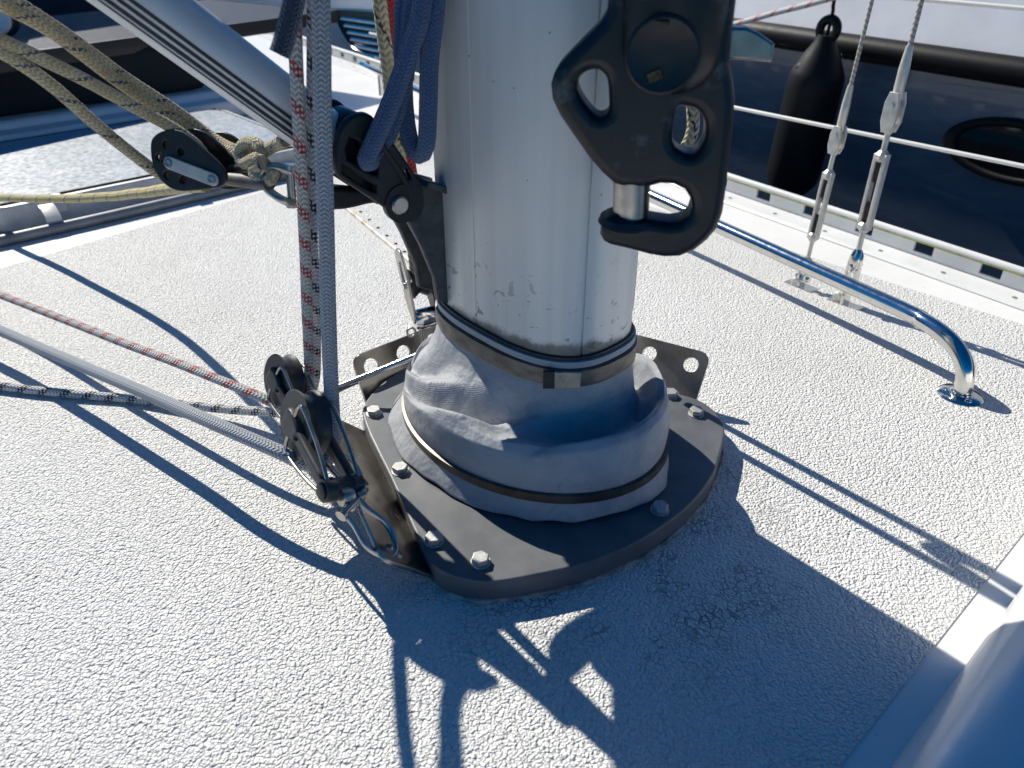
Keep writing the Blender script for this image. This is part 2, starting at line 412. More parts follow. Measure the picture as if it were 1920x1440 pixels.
# forward panel of nonskid continues beyond the smooth margin alongside the hatch
# moulded ridge with rust stain and dots behind the mast
RID = M('stained_ridge', (.8, .78, .72), .4); n_ = N(RID); p_ = n_.pos(); n_.base(n_.mix(n_.ramp(n_.noise(28, 4, .6, p_), .45, .62), (.78, .75, .68), (.50, .34, .17)))
a_, b_ = gz(655, 395, .003), gz(765, 487, .003); d_ = (b_ - a_)
tube('ridge', [a_ - d_ * .8, a_, b_, b_ + d_ * .3], .0045, RID, deck, 8, step=.05)
for k in range(6):
    q = gz(676 + k * 16.5, 397 + k * 15, .0015); lathe('dot', [(.004, 0), (.003, .0015)], q, ZD, BLACKP, deck, 8)
# hull side of the yacht below the rail
hs = [T0 + TD * -6, T0 + TD * 3]
pyd('hull_side', [hs[0] + TN * .03 - ZD * .035, hs[1] + TN * .03 - ZD * .035, hs[1] - ZD * 1.4 - TN * .05, hs[0] - ZD * 1.4 - TN * .05], [(0, 1, 2, 3)], WHITEP, deck)
WAT = M('harbour_water', (.01, .03, .04), .05, 0, .5); n_ = N(WAT); n_.bump(n_.noise(5, 4, .5, n_.pos()), .04)
wo = pyd('water', [(-200, -200, -1.25), (200, -200, -1.25), (200, 200, -1.25), (-200, 200, -1.25)], [(0, 1, 2, 3)], WAT)
tag(wo, 'dark harbour water between the boats', 'water', kind='structure')
# ------------------------------------------------------------------ toe rail
tr = empty('toe_rail', T0, 'white aluminium toe rail with rectangular slots along the deck edge', 'toe rail')
def tp(s, n, z): return T0 + TD * s + TN * n + ZD * z
L0, L1 = -3.4, 1.3
def strip(name, s0, s1, prof, mat, parent, smooth=40):
    vs = []; fs = []; k = len(prof)
    for s in (s0, s1):
        for n, z in prof: vs.append(tp(s, n, z))
    for i in range(k): fs.append((i, (i + 1) % k, k + (i + 1) % k, k + i))
    fs += [tuple(range(k - 1, -1, -1)), tuple(range(k, 2 * k))]
    return pyd(name, vs, fs, mat, parent, smooth)
strip('base_flange', L0, L1, [(-.055, .0015), (.03, .0015), (.03, .006), (-.05, .006)], WHITEP, tr)
strip('lower_web', L0, L1, [(.012, .0061), (.017, .0061), (.017, .014), (.012, .014)], WHITEP, tr)
tube('top_bar', [tp(L0, .0145, .043), tp(L1, .0145, .043)], .0075, WHITEP, tr, 12, step=.2)
tube('algae_streak', [tp(L0, .0085, .0375), tp(L1, .0085, .0375)], lambda t: .0022, ALGAE, tr, 6, step=.02)
p1 = gp(1540, 440, tp(0, .012, 0), TN); p2 = gp(1845, 547, tp(0, .012, 0), TN)
sA = (gp(1425, 402, tp(0, .012, 0), TN) - T0).dot(TD); sB = (gp(1845, 545, tp(0, .012, 0), TN) - T0).dot(TD)
pitch = (sB - sA) / 4
k0 = int((L0 - sA) / pitch)
s = sA + k0 * pitch
while s < L1 - pitch:
    strip('web', s + .021, s + pitch - .021, [(.0115, .0135), (.0175, .0135), (.0175, .040), (.0115, .040)], WHITEP, tr)
    lathe('screw', [(.005, 0), (.005, .001), (.003, .0016)], tp(s + pitch * .5, -.025, .006), ZD, STEEL, tr, 10)
    s += pitch
# ------------------------------------------------------------------ neighbour boat beyond the rail
HP = tp(0, .62, 0)
HULL = M('navy_hull', (.012, .022, .050), .16, 0, .5, .4); n_ = N(HULL); p_ = n_.pos()
mp_ = n_.new('ShaderNodeMapping'); mp_.inputs['Rotation'].default_value = (0, .6, .4); mp_.inputs['Scale'].default_value = (2, 2, 9); n_.l.new(p_, mp_.inputs[0])
n_.base(n_.mix(n_.ramp(n_.noise(1.6, 5, .62, mp_.outputs[0], .6), .45, .75), (.085, .125, .175), (.16, .20, .25)))  # paler streaks painted in for the sky reflected on the hull
n_.rough(n_.math('ADD', n_.math('MULTIPLY', n_.noise(9, 4, .6, p_), .22), .12))
ra, rb = gp(1380, 75, HP, TN), gp(1920, 140, HP, TN); rz = (ra.z + rb.z) / 2
nb = empty('neighbour_boat', Vector((HP.x, HP.y, -1.25)), 'dark navy boat moored alongside with black rubbing strake and oval porthole', 'boat')
def hp(s, n, z): v = HP + TD * s + TN * n; v.z = z; return v
def hquad(name, prof, s0, s1, mat, smooth=60, parent=None, ns=24):
    vs = []; fs = []; k = len(prof)
    for i in range(ns + 1):
        s = s0 + (s1 - s0) * i / ns
        for n, z in prof: vs.append(hp(s, n, z))
    for i in range(ns):
        for j in range(k - 1): fs.append((i * k + j, (i + 1) * k + j, (i + 1) * k + j + 1, i * k + j + 1))
    return pyd(name, vs, fs, mat, parent or nb, smooth)
hquad('hull', [(.25, -1.5), (.06, -.7), (.01, -.25), (0, rz)], -1.0, 4, HULL)
tube('rubbing_strake', [hp(-1.0, -.005, rz + .018), hp(4, -.005, rz + .018)], .034, RUBBER, nb, 16, step=.1)
GREYDECK = speckled('pale_topsides', (.60, .62, .66), .4, 0, .15, 6, 0, .1)
hquad('topside', [(.01, rz + .03), (.10, rz + .20), (.25, rz + .62), (1.6, rz + .72)], -1.0, 4, GREYDECK)
# porthole
pc = gp(1905, 285, HP, TN); pp = Plane(pc - TN * .004, TN, TD)
lo = pp.q(1768, 268); ax_ = abs(lo[0]); 
def ell(a, b, n=40): return [(a * math.cos(2 * math.pi * k / n), b * math.sin(2 * math.pi * k / n)) for k in range(n)]
prism('porthole_rim', ell(ax_, ax_ * .42), [ell(ax_ * .80, ax_ * .31)], pp.m, .03, RUBBER, nb, .008)
GLASSD = M('dark_glass', (.004, .004, .005), .06)
prism('porthole_pane', ell(ax_ * .82, ax_ * .325), [], pp.m, .006, GLASSD, nb, .0008)
# the white stern part with louvres to the left of the mast
n2 = empty('white_boat', hp(-1.2, .1, -1.25), 'pale boat behind the handrail with a louvred engine vent', 'boat')
hquad('hull', [(.30, -1.5), (.10, -.6), (.04, -.1), (.0, .25), (.25, .60), (1.6, .7)], -7, -.95, GREYDECK, parent=n2)
HP2 = hp(0, .02, 0)
lv = Plane(gp(690, 70, HP2, TN) - TN * .03, TN, TD)
fr = [(622, 22), (640, 14), (720, 20), (745, 40), (745, 118), (690, 108), (650, 82)]
ring = smooth2(lv.qs(fr), 3); cx_ = sum(p[0] for p in ring) / len(ring); cy_ = sum(p[1] for p in ring) / len(ring)
prism('vent_frame', ring, [[(cx_ + (p[0] - cx_) * .9, cy_ + (p[1] - cy_) * .86) for p in ring]], lv.m, .02, STEEL, n2, .004)
prism('vent_recess', ring, [], lv.m @ Matrix.Translation((0, 0, .02)), .01, BLACKP, n2, .001)
for k in range(6):
    y0 = 34 + k * 13
    a, b = gp(640 + k * 6, y0, lv.p0, lv.n), gp(740, y0 + 14, lv.p0, lv.n)
    c = (a + b) / 2; box('vent_slat', c, (b - a) / 2, (TN * .6 + ZD * .8) * .010, (TN * .8 - ZD * .6) * .0025, DULLSTEEL, n2, .001)
# ------------------------------------------------------------------ handrail
RH = .075
f0 = gz(1800, 742, 0)
hd = (gz(1340, 427, RH) - gz(1690, 587, RH)); hd.z = 0; hd.normalize()
r1 = gz(1690, 580, RH)
hr = empty('handrail', f0, 'polished stainless steel grab rail curving down to a flange on the deck', 'handrail')
K = f0 + ZD * RH; kd = (r1 - K).normalized(); A0 = f0 + ZD * .012; A1 = K + kd * .095
bend = [f0] + [A0 * (1 - t) ** 2 + K * 2 * t * (1 - t) + A1 * t * t for t in lin(0, 1, 12)] + [r1, r1 + hd * .25, r1 + hd * .5, r1 + hd * 1.2, r1 + hd * 2.4]
tube('tube', bend, .0125, STEEL, hr, 24, step=.006)
lathe('flange', [(.031, 0), (.031, .002), (.027, .0045), (.0145, .005), (.0145, .008), (.0125, .009)], f0, ZD, STEEL, hr, 32)
for k in range(3):
    a = R(30 + 120 * k); lathe('screw', [(.0045, 0), (.0045, .001), (.002, .0022)], f0 + Vector((.021 * math.cos(a), .021 * math.sin(a), .0045)), ZD, STEEL, hr, 10)
for s in (1.1, 2.2): tube('post', [r1 + hd * s, Vector(((r1 + hd * s).x, (r1 + hd * s).y, 0))], .0115, STEEL, hr, 16, step=.05)
# ------------------------------------------------------------------ lifelines
def lifeline(a, b, label):
    n_pl = tp(0, .02, 0)
    p, q = gp(*a, n_pl, TN), gp(*b, n_pl, TN); d = (q - p)
    return tag(tube('lifeline', [p - d * 3, p, q, q + d * 1.0], .0042, WHITEWIRE, None, 10, step=.2), label, 'wire', 'lifelines along the deck edge')
lifeline((1375, 201), (1920, 312), 'white sheathed lifeline running across the hanging black fender')
lifeline((1740, 0), (1920, 16), 'upper white lifeline at the top right corner')
# ------------------------------------------------------------------ shrouds with turnbuckles
TURN = speckled('cast_turnbuckle', (.70, .67, .61), .38, .45, .25, 60, .0001, .1)
def shroud(base_px, top_px, ys, w_, label):
    b = gz(*base_px, -.012); t = gy(*top_px, b.y + .02); d = (t - b).normalized()
    E = empty('shroud', b, label, 'shroud', 'shrouds with turnbuckles')
    side = TD - d * TD.dot(d); side.normalize(); out = d.cross(side)
    P = lambda key: gl(*ys[key], b, d)
    wire0 = P('swage_top')
    tube('wire', [wire0, wire0 + d * .5, wire0 + d * 2.5], w_ * .30, WIRE, E, 10, step=.02)
    s1, e1 = P('swage_top'), P('eye')
    ln = (s1 - e1).length
    lathe('swage_terminal', [(w_ * .42, 0), (w_ * .62, ln * .05), (w_ * .62, ln * .6), (w_ * .42, ln)], e1, d, TURN, E, 16)
    # upper jaw: two cheeks and a pin with a split ring
    j1 = P('jaw_low'); jl = (e1 - j1).length
    for sg in (-1, 1):
        m = frame(j1 + out * sg * w_ * .62, out, side)
        up = (m.inverted() @ (j1 + d)).xyz; sy = 1 if up.y > 0 else -1
        prism('jaw_cheek', [(x, y * sy) for x, y in [(-w_ * .55, 0), (w_ * .55, 0), (w_ * .95, jl * .35), (w_ * .95, jl * .95), (w_ * .6, jl * 1.3), (-w_ * .6, jl * 1.3), (-w_ * .95, jl * .95), (-w_ * .95, jl * .35)]], [], m, w_ * .4, TURN, E, w_ * .1)
    lathe('tongue', [(w_ * .45, -w_ * .45), (w_ * .6, 0), (w_ * .45, w_ * .45)], e1 - d * jl * .15, out, TURN, E, 16)
    lathe('clevis_pin', [(w_ * .42, -w_ * 1.15), (w_ * .42, w_ * 1.15)], e1 - d * jl * .12, out, STEEL, E, 14)
    lathe('jaw_root', [(w_ * .42, -.002), (w_ * .7, jl * .1), (w_ * .7, jl * .3)], j1, d, TURN, E, 14)
    b1, b0 = P('body_top'), P('body_low'); bl = (b1 - b0).length
    lathe('threaded_rod', [(w_ * .36, 0), (w_ * .36, (j1 - b1).length + .02)], b1 - d * .018, d, TURN, E, 12)
    for sg in (-1, 1):
        box('turnbuckle_side', b0 + d * bl * .5 + side * sg * w_ * .62, d * bl * .46, side * w_ * .24, out * w_ * .55, TURN, E, w_ * .14)
    for q, dr in ((b0, d), (b1, -d)):
        lathe('turnbuckle_end', [(w_ * .5, 0), (w_ * .86, bl * .045), (w_ * .86, bl * .10), (w_ * .6, bl * .13)], q, dr, TURN, E, 8, 30)
    lathe('inner_screw', [(w_ * .34, 0), (w_ * .34, bl * .3)], b0 + d * bl * .08, d, BLACKP, E, 10)
    lathe('inner_screw', [(w_ * .34, 0), (w_ * .34, bl * .3)], b1 - d * bl * .38, d, BLACKP, E, 10)
    g1 = P('toggle_top')
    lathe('threaded_rod', [(w_ * .36, 0), (w_ * .36, (b0 - g1).length + .01)], g1, d, TURN, E, 12)
    tl = (g1 - b).length
    lathe('toggle_head', [(w_ * .45, 0), (w_ * .85, -tl * .1), (w_ * .95, -tl * .28), (w_ * .7, -tl * .40)], g1, d, STEEL, E, 14)
    lathe('toggle_pin', [(w_ * .4, -w_ * 1.3), (w_ * .4, w_ * 1.3)], g1 - d * tl * .30, out, STEEL, E, 12)
    for sg in (-1, 1):
        box('toggle_cheek', g1 - d * tl * .55 + side * sg * w_ * .62, d * tl * .22, side * w_ * .2, out * w_ * .6, STEEL, E, w_ * .12)
    lathe('toggle_pin', [(w_ * .45, -w_ * 1.3), (w_ * .45, w_ * 1.3)], g1 - d * tl * .72, side, STEEL, E, 12)
    m = frame(b - side * w_ * .1, side, out); 
    up = (m.inverted() @ (b + d)).xyz
    prism('chainplate', [(x, y * (1 if up.y > 0 else -1)) for x, y in [(-w_ * .8, -.02), (w_ * .8, -.02), (w_ * .8, tl * .18), (w_ * .5, tl * .36), (-w_ * .5, tl * .36), (-w_ * .8, tl * .18)]], [], m, w_ * .5, STEEL, E, w_ * .1)
    box('cover_plate', b, TD * .03, TN * .014, ZD * .0015, STEEL, E, .0006)
    lathe('cotter_ring', [(w_ * .5, -w_ * .2), (w_ * .75, 0), (w_ * .5, w_ * .2)], b - side * w_ * 1.3 + d * tl * .08, out, TURN, E, 14)
shroud((1502, 536), (1635, 0), dict(swage_top=(1595, 160), eye=(1571, 248), jaw_low=(1562, 288), body_top=(1556, 318), body_low=(1520, 452), toggle_top=(1512, 482)), .0112, 'left wire shroud with turnbuckle, nearer the black fender')
shroud((1584, 570), (1728, 0), dict(swage_top=(1704, 86), eye=(1679, 190), jaw_low=(1665, 248), body_top=(1655, 282), body_low=(1611, 434), toggle_top=(1602, 466)), .0132, 'right wire shroud with the larger turnbuckle')
# ------------------------------------------------------------------ fender
fp = HP - TN * .16
ft, fb = gp(1556, 45, fp, TN), gp(1468, 400, fp, TN)
fd = (ft - fb); FL = fd.length; fd.normalize()
rr = .5 * (gp(1592, 200, fp, TN) - gp(1452, 215, fp, TN)).length * .62
fe = empty('fender', fb, 'long black rubber fender hanging on a cord against the navy hull', 'fender')
lathe('body', [(rr * .16, 0), (rr * .30, FL * .02), (rr * .36, FL * .07), (rr * .62, FL * .13), (rr * .93, FL * .19), (rr * .97, FL * .21), (rr, FL * .3), (rr, FL * .70), (rr * .97, FL * .755), (rr * .90, FL * .78), (rr * .62, FL * .86), (rr * .40, FL * .91), (rr * .30, FL * .95)], fb, fd, RUBBER, fe, 40, 60)
tube('eye', [ft - fd * FL * .025 + (TD * math.cos(a) + fd * math.sin(a)) * rr * .34 for a in [k * math.pi / 6 for k in range(12)]], rr * .16, RUBBER, fe, 12, True, .01)
lathe('valve', [(.010, 0), (.010, .003), (.007, .004)], fb + fd * FL * .80 - TN * rr * .72 - TD * rr * .3, -TN + fd * .5, RUBBER, fe, 14)
rope('lanyard', [ft - fd * FL * .05, ft + fd * .03, gp(1562, 12, fp, TN), gp(1566, -20, fp, TN), gp(1580, -200, fp, TN)], .005, RUBBER, 'thin black lanyard tied to the top of the fender', 'lanyard')
rope('mooring_rope', [gp(1300, 60, tp(0, .45, 0), TN), gp(1380, 44, tp(0, .45, 0), TN), gp(1460, 22, tp(0, .45, 0), TN), gp(1545, 0, tp(0, .45, 0), TN), gp(1800, -70, tp(0, .45, 0), TN)], .008, ROPE_WR, 'white rope with red flecks above the black rubbing strake')
# ------------------------------------------------------------------ hatch on the coachroof aft (left background)
ha = empty('deck_hatch', W(-1.6, .07, 0), 'large tinted deck hatch in a grey aluminium frame behind the vang block', 'hatch')
HM = Matrix((UD, VD, ZD)).transposed().to_4x4(); HM.translation = MC
FRAMEALU = speckled('hatch_frame_alu', (.62, .62, .61), .42, .25, .2, 40, .0001, .1)
U0, U1, V0, V1 = -1.93, -1.325, -.34, .455
prism('frame', rrect(U0, V0, U1, V1, .07), [rrect(U0 + .03, V0 + .03, U1 - .03, V1 - .03, .05)], HM @ Matrix.Translation((0, 0, .029)), .054, FRAMEALU, ha, .004)
PANE = M('scratched_acrylic', (.10, .12, .15), .22, 0, .5); n_ = N(PANE); p_ = n_.pos()
mp_ = n_.new('ShaderNodeMapping'); mp_.inputs['Rotation'].default_value = (0, 0, R(40)); mp_.inputs['Scale'].default_value = (4, 30, 1); n_.l.new(p_, mp_.inputs[0])
sc_ = n_.noise(90, 4, .5, p_, .2)
n_.base(n_.mix(n_.ramp(n_.math('ADD', n_.math('MULTIPLY', sc_, .6), n_.math('MULTIPLY', n_.noise(5, 5, .6, p_), .5)), .42, .72), (.30, .34, .38), (.56, .60, .64)))
n_.rough(n_.math('ADD', n_.math('MULTIPLY', sc_, .3), .18))
prism('pane', rrect(U0 + .028, V0 + .028, U1 - .020, V1 - .020, .05), [], HM @ Matrix.Translation((0, 0, .054)), .010, PANE, ha, .001)
tube('gasket', [W(*p, .0585) for p in rrect(U0 + .026, V0 + .026, U1 - .0185, V1 - .018, .05)], .002, RUBBER, ha, 6, True, .02)
GUT = speckled('grey_gutter', (.28, .29, .30), .45, .2, .3, 20, 0, .1)
tube('drain_tube', [W(-1.255, -.9, .012), W(-1.255, -.30, .012), W(-1.26, .0, .012), W(-1.275, .3, .012), W(-1.31, .5, .012), W(-1.6, .56, .012)], .012, GUT, ha, 12, step=.03)
def lug(v, w_):
    e = empty('tmp', (0, 0, 0)); bpy.data.objects.remove(e)
    pts = [(U1 - .012, .061), (U1 + .006, .059), (U1 + .014, .046), (U1 + .016, .028), (U1 + .011, .028), (U1 + .009, .044), (U1 + .003, .053), (U1 - .012, .0565)]
    m = Matrix((UD, ZD, UD.cross(ZD))).transposed().to_4x4(); m.translation = W(0, v, 0)
    prism('hinge_lug', pts, [], m, w_, FRAMEALU, ha, .001)
def lug2(v, w_):
    pts = [(U1 + .02, .052), (U1 + .04, .050), (U1 + .062, .036), (U1 + .066, .006), (U1 + .058, .006), (U1 + .055, .032), (U1 + .038, .043), (U1 + .02, .046)]
    m = Matrix((UD, ZD, UD.cross(ZD))).transposed().to_4x4(); m.translation = W(0, v, 0)
    prism('hinge_lug', pts, [], m, w_, FRAMEALU, ha, .001)
lug(-.19, .03); lug2(-.215, .03); lug2(.10, .03)
# ------------------------------------------------------------------ companionway garage, solar panel, black shade box and sprayhood behind the hatch
ga = empty('cabin_garage', W(-2.3, .2, 0), 'white moulded cabin step in shade behind the deck hatch', 'cabin')
def gbox(name, u0, u1, v0, v1, z0, z1, mat, par, bev=.01):
    return prism(name, [(u0, v0), (u1, v0), (u1, v1), (u0, v1)], [], HM @ Matrix.Translation((0, 0, (z0 + z1) / 2)), z1 - z0, mat, par, bev)
gbox('moulding', -3.4, -2.07, -1.1, .72, .002, .075, GEL, ga, .02)
gbox('moulding_step', -2.075, -1.995, -1.1, .62, .002, .055, GEL, ga, .012)
cv = gbox('shade_box', -3.2, -2.11, -1.05, .50, .077, .226, M('shade_black', (.008, .009, .011), .8), None, .03)  # black block put in as the deep shade below the panel
tag(cv, 'black box standing in for the deep shade under the solar panel', 'shade box')
sp = empty('solar_panel', gz(265, 68, .25), 'dark glossy solar panel with fine silver lines in a black frame', 'solar panel')
A, B_ = gz(-200, 133, .25), gz(632, 20, .25); du = (B_ - A).normalized(); dv = Vector((-du.y, du.x, 0))
PV = M('solar_cells', (.006, .008, .016), .5, 0, .06); n_ = N(PV); xo = n_.sep(n_.obj())
pm = Matrix((du, dv, ZD)).transposed().to_4x4(); pm.translation = A
PLN = (B_ - A).length
fr_ = prism('frame', [(0, 0), (PLN, 0), (PLN, .78), (0, .78)], [[(.012, .012), (PLN - .012, .012), (PLN - .012, .768), (.012, .768)]], pm @ Matrix.Translation((0, 0, -.02)), .045, M('black_panel_frame', (.01, .01, .011), .4), sp, .002)
prism('cell_sheet', [(.011, .011), (PLN - .011, .011), (PLN - .011, .769), (.011, .769)], [], pm @ Matrix.Translation((0, 0, -.006)), .010, PV, sp, .0003)
SILV = M('silver_busbar', (.5, .52, .56), .4, .3)
for k in range(30):
    yv = .03 + k * .0245 + random.uniform(-.001, .001)
    prism('busbar', [(.012, yv), (PLN - .012, yv), (PLN - .012, yv + .0035), (.012, yv + .0035)], [], pm @ Matrix.Translation((0, 0, -.0006)), .0012, SILV, sp, .0002)
sh_ = empty('sprayhood', A + du * .6 + dv * .82, 'dark navy canvas sprayhood standing behind the solar panel', 'sprayhood')
NAVYC = speckled('navy_sprayhood_canvas', (.010, .016, .034), .8, 0, .3, 25, .0006, .05)
cvv = []; cff = []
nu_, nz_ = 26, 10
for i in range(nu_):
    a = -1.6 + (PLN * 1.02 + 1.6) * i / (nu_ - 1)
    for j in range(nz_):
        h_ = j / (nz_ - 1); edge = math.sin(math.pi * i / (nu_ - 1)) ** .25
        cvv.append(A + du * a + dv * (.82 + .45 * h_ ** 1.6 + .02 * math.sin(a * 9)) + ZD * (-.2 + 1.15 * h_ * (.35 + .65 * edge)))
for i in range(nu_ - 1):
    for j in range(nz_ - 1): cff.append((i * nz_ + j, (i + 1) * nz_ + j, (i + 1) * nz_ + j + 1, i * nz_ + j + 1))
cvs = pyd('canvas', cvv, cff, NAVYC, sh_, 60); md = cvs.modifiers.new('th', 'SOLIDIFY'); md.thickness = .006
tube('frame_bow', [cvv[i * nz_ + nz_ - 1] + ZD * .004 for i in range(nu_)], .012, STEEL, sh_, 10, step=.08)
wn_ = empty('deck_winch', W(-1.6, -.6, .0), 'pale round winch cap at the left edge behind the tan ropes', 'winch')
lathe('drum', [(.05, -.10), (.05, 0), (.045, .006), (.02, .008)], gy(-16, 34, 2.5), Vector((.35, -.93, .1)), WHITEP, wn_, 32)
lathe('cap_ring', [(.056, -.104), (.056, -.012), (.0505, -.010)], gy(-16, 34, 2.5), Vector((.35, -.93, .1)), BLACKP, wn_, 32)
# ------------------------------------------------------------------ forward hatch, blurred close to the lens
fh = empty('fore_hatch', W(.8, .1, 0), 'smooth grey forward hatch coaming in the lower right corner, out of focus', 'hatch')
HATCHG = speckled('hatch_gelcoat', (.74, .74, .74), .25, .1, .12, 4, 0, .05)
prof = [(a - .031, b) for a, b in [(.528, .002), (.528, .02), (.530, .045), (.537, .066), (.550, .083), (.572, .096), (.60, .103), (.65, .107), (.70, .107), (.735, .100), (.745, .05)]]
vs = []; fs = []
vv = lin(-.60, .62, 30)
for b in vv:
    rot = 0
    for a, z in prof: vs.append(W(a, b, z))
k = len(prof)
for i in range(len(vv) - 1):
    for j in range(k - 1): fs.append((i * k + j, i * k + j + 1, (i + 1) * k + j + 1, (i + 1) * k + j))
fs += [tuple(range(k)), tuple(range((len(vv) - 1) * k + k - 1, (len(vv) - 1) * k - 1, -1))]
pyd('coaming', vs, fs, HATCHG, fh, 60)
gbox('lid', .725, 1.3, -.58, .60, .004, .09, PANE, fh, .008)
# ------------------------------------------------------------------ mast
def sec(uc, a, b, n, phi):
    c, s_ = math.cos(phi), math.sin(phi)
    return uc + a * math.copysign(abs(c) ** (2 / n), c), MV + b * math.copysign(abs(s_) ** (2 / n), s_)
MU, MV, MA, MB_, MN = -.034, .022, .127, .0785, 2.6
mast = empty('mast', W(0, 0, .03), 'thick satin aluminium mast with scuffed foot rising from the grey boot', 'mast')
def ringpts(scale, z, n=144, off=0.0):
    return [W(*sec(MU, MA + off, MB_ + off, MN, 2 * math.pi * k / n), z) for k in range(n)]
def px(p):
    d = p - EYE; zz = d.y * math.cos(PITCH) - d.z * math.sin(PITCH); uu = d.y * math.sin(PITCH) + d.z * math.cos(PITCH)
    return 960 + FPX * d.x / zz, 720 - FPX * uu / zz
def find_phi(xt, z):
    best = None
    for i in range(2000):
        ph = math.pi + 2 * math.pi * i / 2000
        p = W(*sec(MU, MA, MB_, MN, ph), z); q = px(p)
        nrm = (p - W(MU, MV, z)); 
        if nrm.dot(EYE - p) < 0: continue
        e = abs(q[0] - xt)
        if best is None or e < best[0]: best = (e, ph)
    return best[1]
g1, g2 = find_phi(888, .34), find_phi(1103, .34)
phis = [2 * math.pi * k / 200 for k in range(200)]
for g, wd in ((g1, .006), (g2, .014)):
    phis = [p for p in phis if abs((p - g + math.pi) % (2 * math.pi) - math.pi) > wd * 2.4]
    phis += [g - wd * 2, g - wd, g - wd * .9, g + wd * .9, g + wd, g + wd * 2]
phis = sorted(p % (2 * math.pi) for p in phis)
def groove(p):
    for g, wd, dp in ((g1, .006, .0008), (g2, .014, .0022)):
        if abs((p - g + math.pi) % (2 * math.pi) - math.pi) < wd * .95: return -dp
    return 0
zs = [.15, .22, .3, .5, .8, 1.3, 2.0, 3.2]
vs = []; fs = []
for z in zs:
    for p in phis:
        o_ = groove(p); vs.append(W(*sec(MU, MA + o_, MB_ + o_, MN, p), z))
n = len(phis)
for i in range(len(zs) - 1):
    for k in range(n): fs.append((i * n + k, i * n + (k + 1) % n, (i + 1) * n + (k + 1) % n, (i + 1) * n + k))
pyd('extrusion', vs, fs, MAST, mast, 22)
def band(name, off0, off1, z0, z1, mat, parent, uc=MU, a=MA, b=MB_, nn=MN, N_=160, tilt=0.0, wob=0.0):
    vs = []; fs = []
    pr_ = [(off0, z0), (off1, z0 + (z1 - z0) * .08), (off1, z1 - (z1 - z0) * .08), (off0, z1)]
    for k in range(N_):
        ph = 2 * math.pi * k / N_
        for o_, z in pr_:
            x, y = sec(uc, a + o_, b + o_, nn, ph)
            vs.append(W(x, y, z + tilt * x + wob * math.sin(3 * ph + 1)))
    for k in range(N_):
        q = (k + 1) % N_
        for j in range(4): fs.append((k * 4 + j, q * 4 + j, q * 4 + (j + 1) % 4, k * 4 + (j + 1) % 4))
    return pyd(name, vs, fs, mat, parent, 40)
# ------------------------------------------------------------------ boot
bt = empty('mast_boot', W(0, 0, .03), 'wrinkled grey fabric boot clamped around the mast foot', 'mast boot')
ZS, ZB = .162, .066
BA, BB, BU, BV = .179, .143, -.016, .006
def boot_pt(ph, t):
    su, sv = sec(MU, MA + .004, MB_ + .004, MN, ph); bu, bv = BU + BA * math.cos(ph), BV + BB * math.sin(ph)
    dphi = (ph - R(22) + math.pi) % (2 * math.pi) - math.pi
    g = math.exp(-abs(dphi / R(98)) ** 2.6)
    dl = (ph - R(-105) + math.pi) % (2 * math.pi) - math.pi
    lft = math.exp(-(dl / R(60)) ** 2)
    def kf(ks):
        for i in range(len(ks) - 1):
            if ks[i][0] <= t <= ks[i + 1][0]:
                f = (t - ks[i][0]) / (ks[i + 1][0] - ks[i][0]); f = f * f * (3 - 2 * f) * .6 + f * .4
                return ks[i][1] + (ks[i + 1][1] - ks[i][1]) * f, ks[i][2] + (ks[i + 1][2] - ks[i][2]) * f
    # the fabric falls away from the strap, rolls over a soft shoulder and drops to the clamp
    z0, r0 = kf([(0, .162, 0), (.12, .140, .14), (.28, .122, .36), (.48, .114, .66), (.66, .112, .90), (.80, .104, 1.02), (.92, .084, 1.03), (1, .066, 1.0)])
    keys = [(0, .162, 0), (.10, .142, .05), (.22, .114, .13), (.34, .098, .27), (.44, .098, .45), (.53, .112, .60), (.62, .126, .70), (.70, .132, .82), (.78, .124, .93), (.86, .106, 1.00), (.94, .085, 1.02), (1, .066, 1.0)]
    z1, r1_ = kf(keys)
    z = z0 + (z1 - z0) * g; r = r0 + (r1_ - r0) * g
    env = math.sin(math.pi * min(1, t)) ** .8
    # long diagonal folds on the port side and smaller sharp creases
    w180 = lambda a: (a + math.pi) % (2 * math.pi) - math.pi
    for ang, sl, dep, wd in ((-96, 1.9, -.024, .20), (-70, 1.5, .010, .16), (-128, 1.2, -.016, .14), (-158, -.9, -.018, .16), (-30, 1.1, -.008, .12), (20, -.8, -.007, .10), (58, -1.0, -.010, .12), (100, .8, -.012, .15), (-112, 1.6, .010, .12)):
        c = w180(ph - R(ang)) + (t - .45) * sl
        e_ = math.exp(-abs(c / wd) ** 1.35)
        z += dep * env * e_; r += dep * .9 * env * e_
    nz = noise.noise(Vector((math.cos(ph) * 2.2, math.sin(ph) * 2.2, t * 2.2)))
    n2_ = noise.noise(Vector((math.cos(ph) * 6, math.sin(ph) * 6, t * 2.6 + 4)))
    z += env * (nz * .006 + n2_ * .002); r += env * n2_ * .012
    return W(su + (bu - su) * r, sv + (bv - sv) * r, z)
NP, NT = 220, 48
vs = []; fs = []; uv = []
for i in range(NT + 1):
    for k in range(NP): vs.append(boot_pt(2 * math.pi * k / NP, i / NT))
for i in range(NT):
    for k in range(NP):
        q = (k + 1) % NP; fs.append((i * NP + k, (i + 1) * NP + k, (i + 1) * NP + q, i * NP + q))
        uv += [(k / NP, i / NT * .25), (k / NP, (i + 1) / NT * .25), ((k + 1) / NP, (i + 1) / NT * .25), ((k + 1) / NP, i / NT * .25)]
pyd('fabric', vs, fs, BOOT, bt, 180, uv)
vs = []; fs = []; uv = []; ST = 14
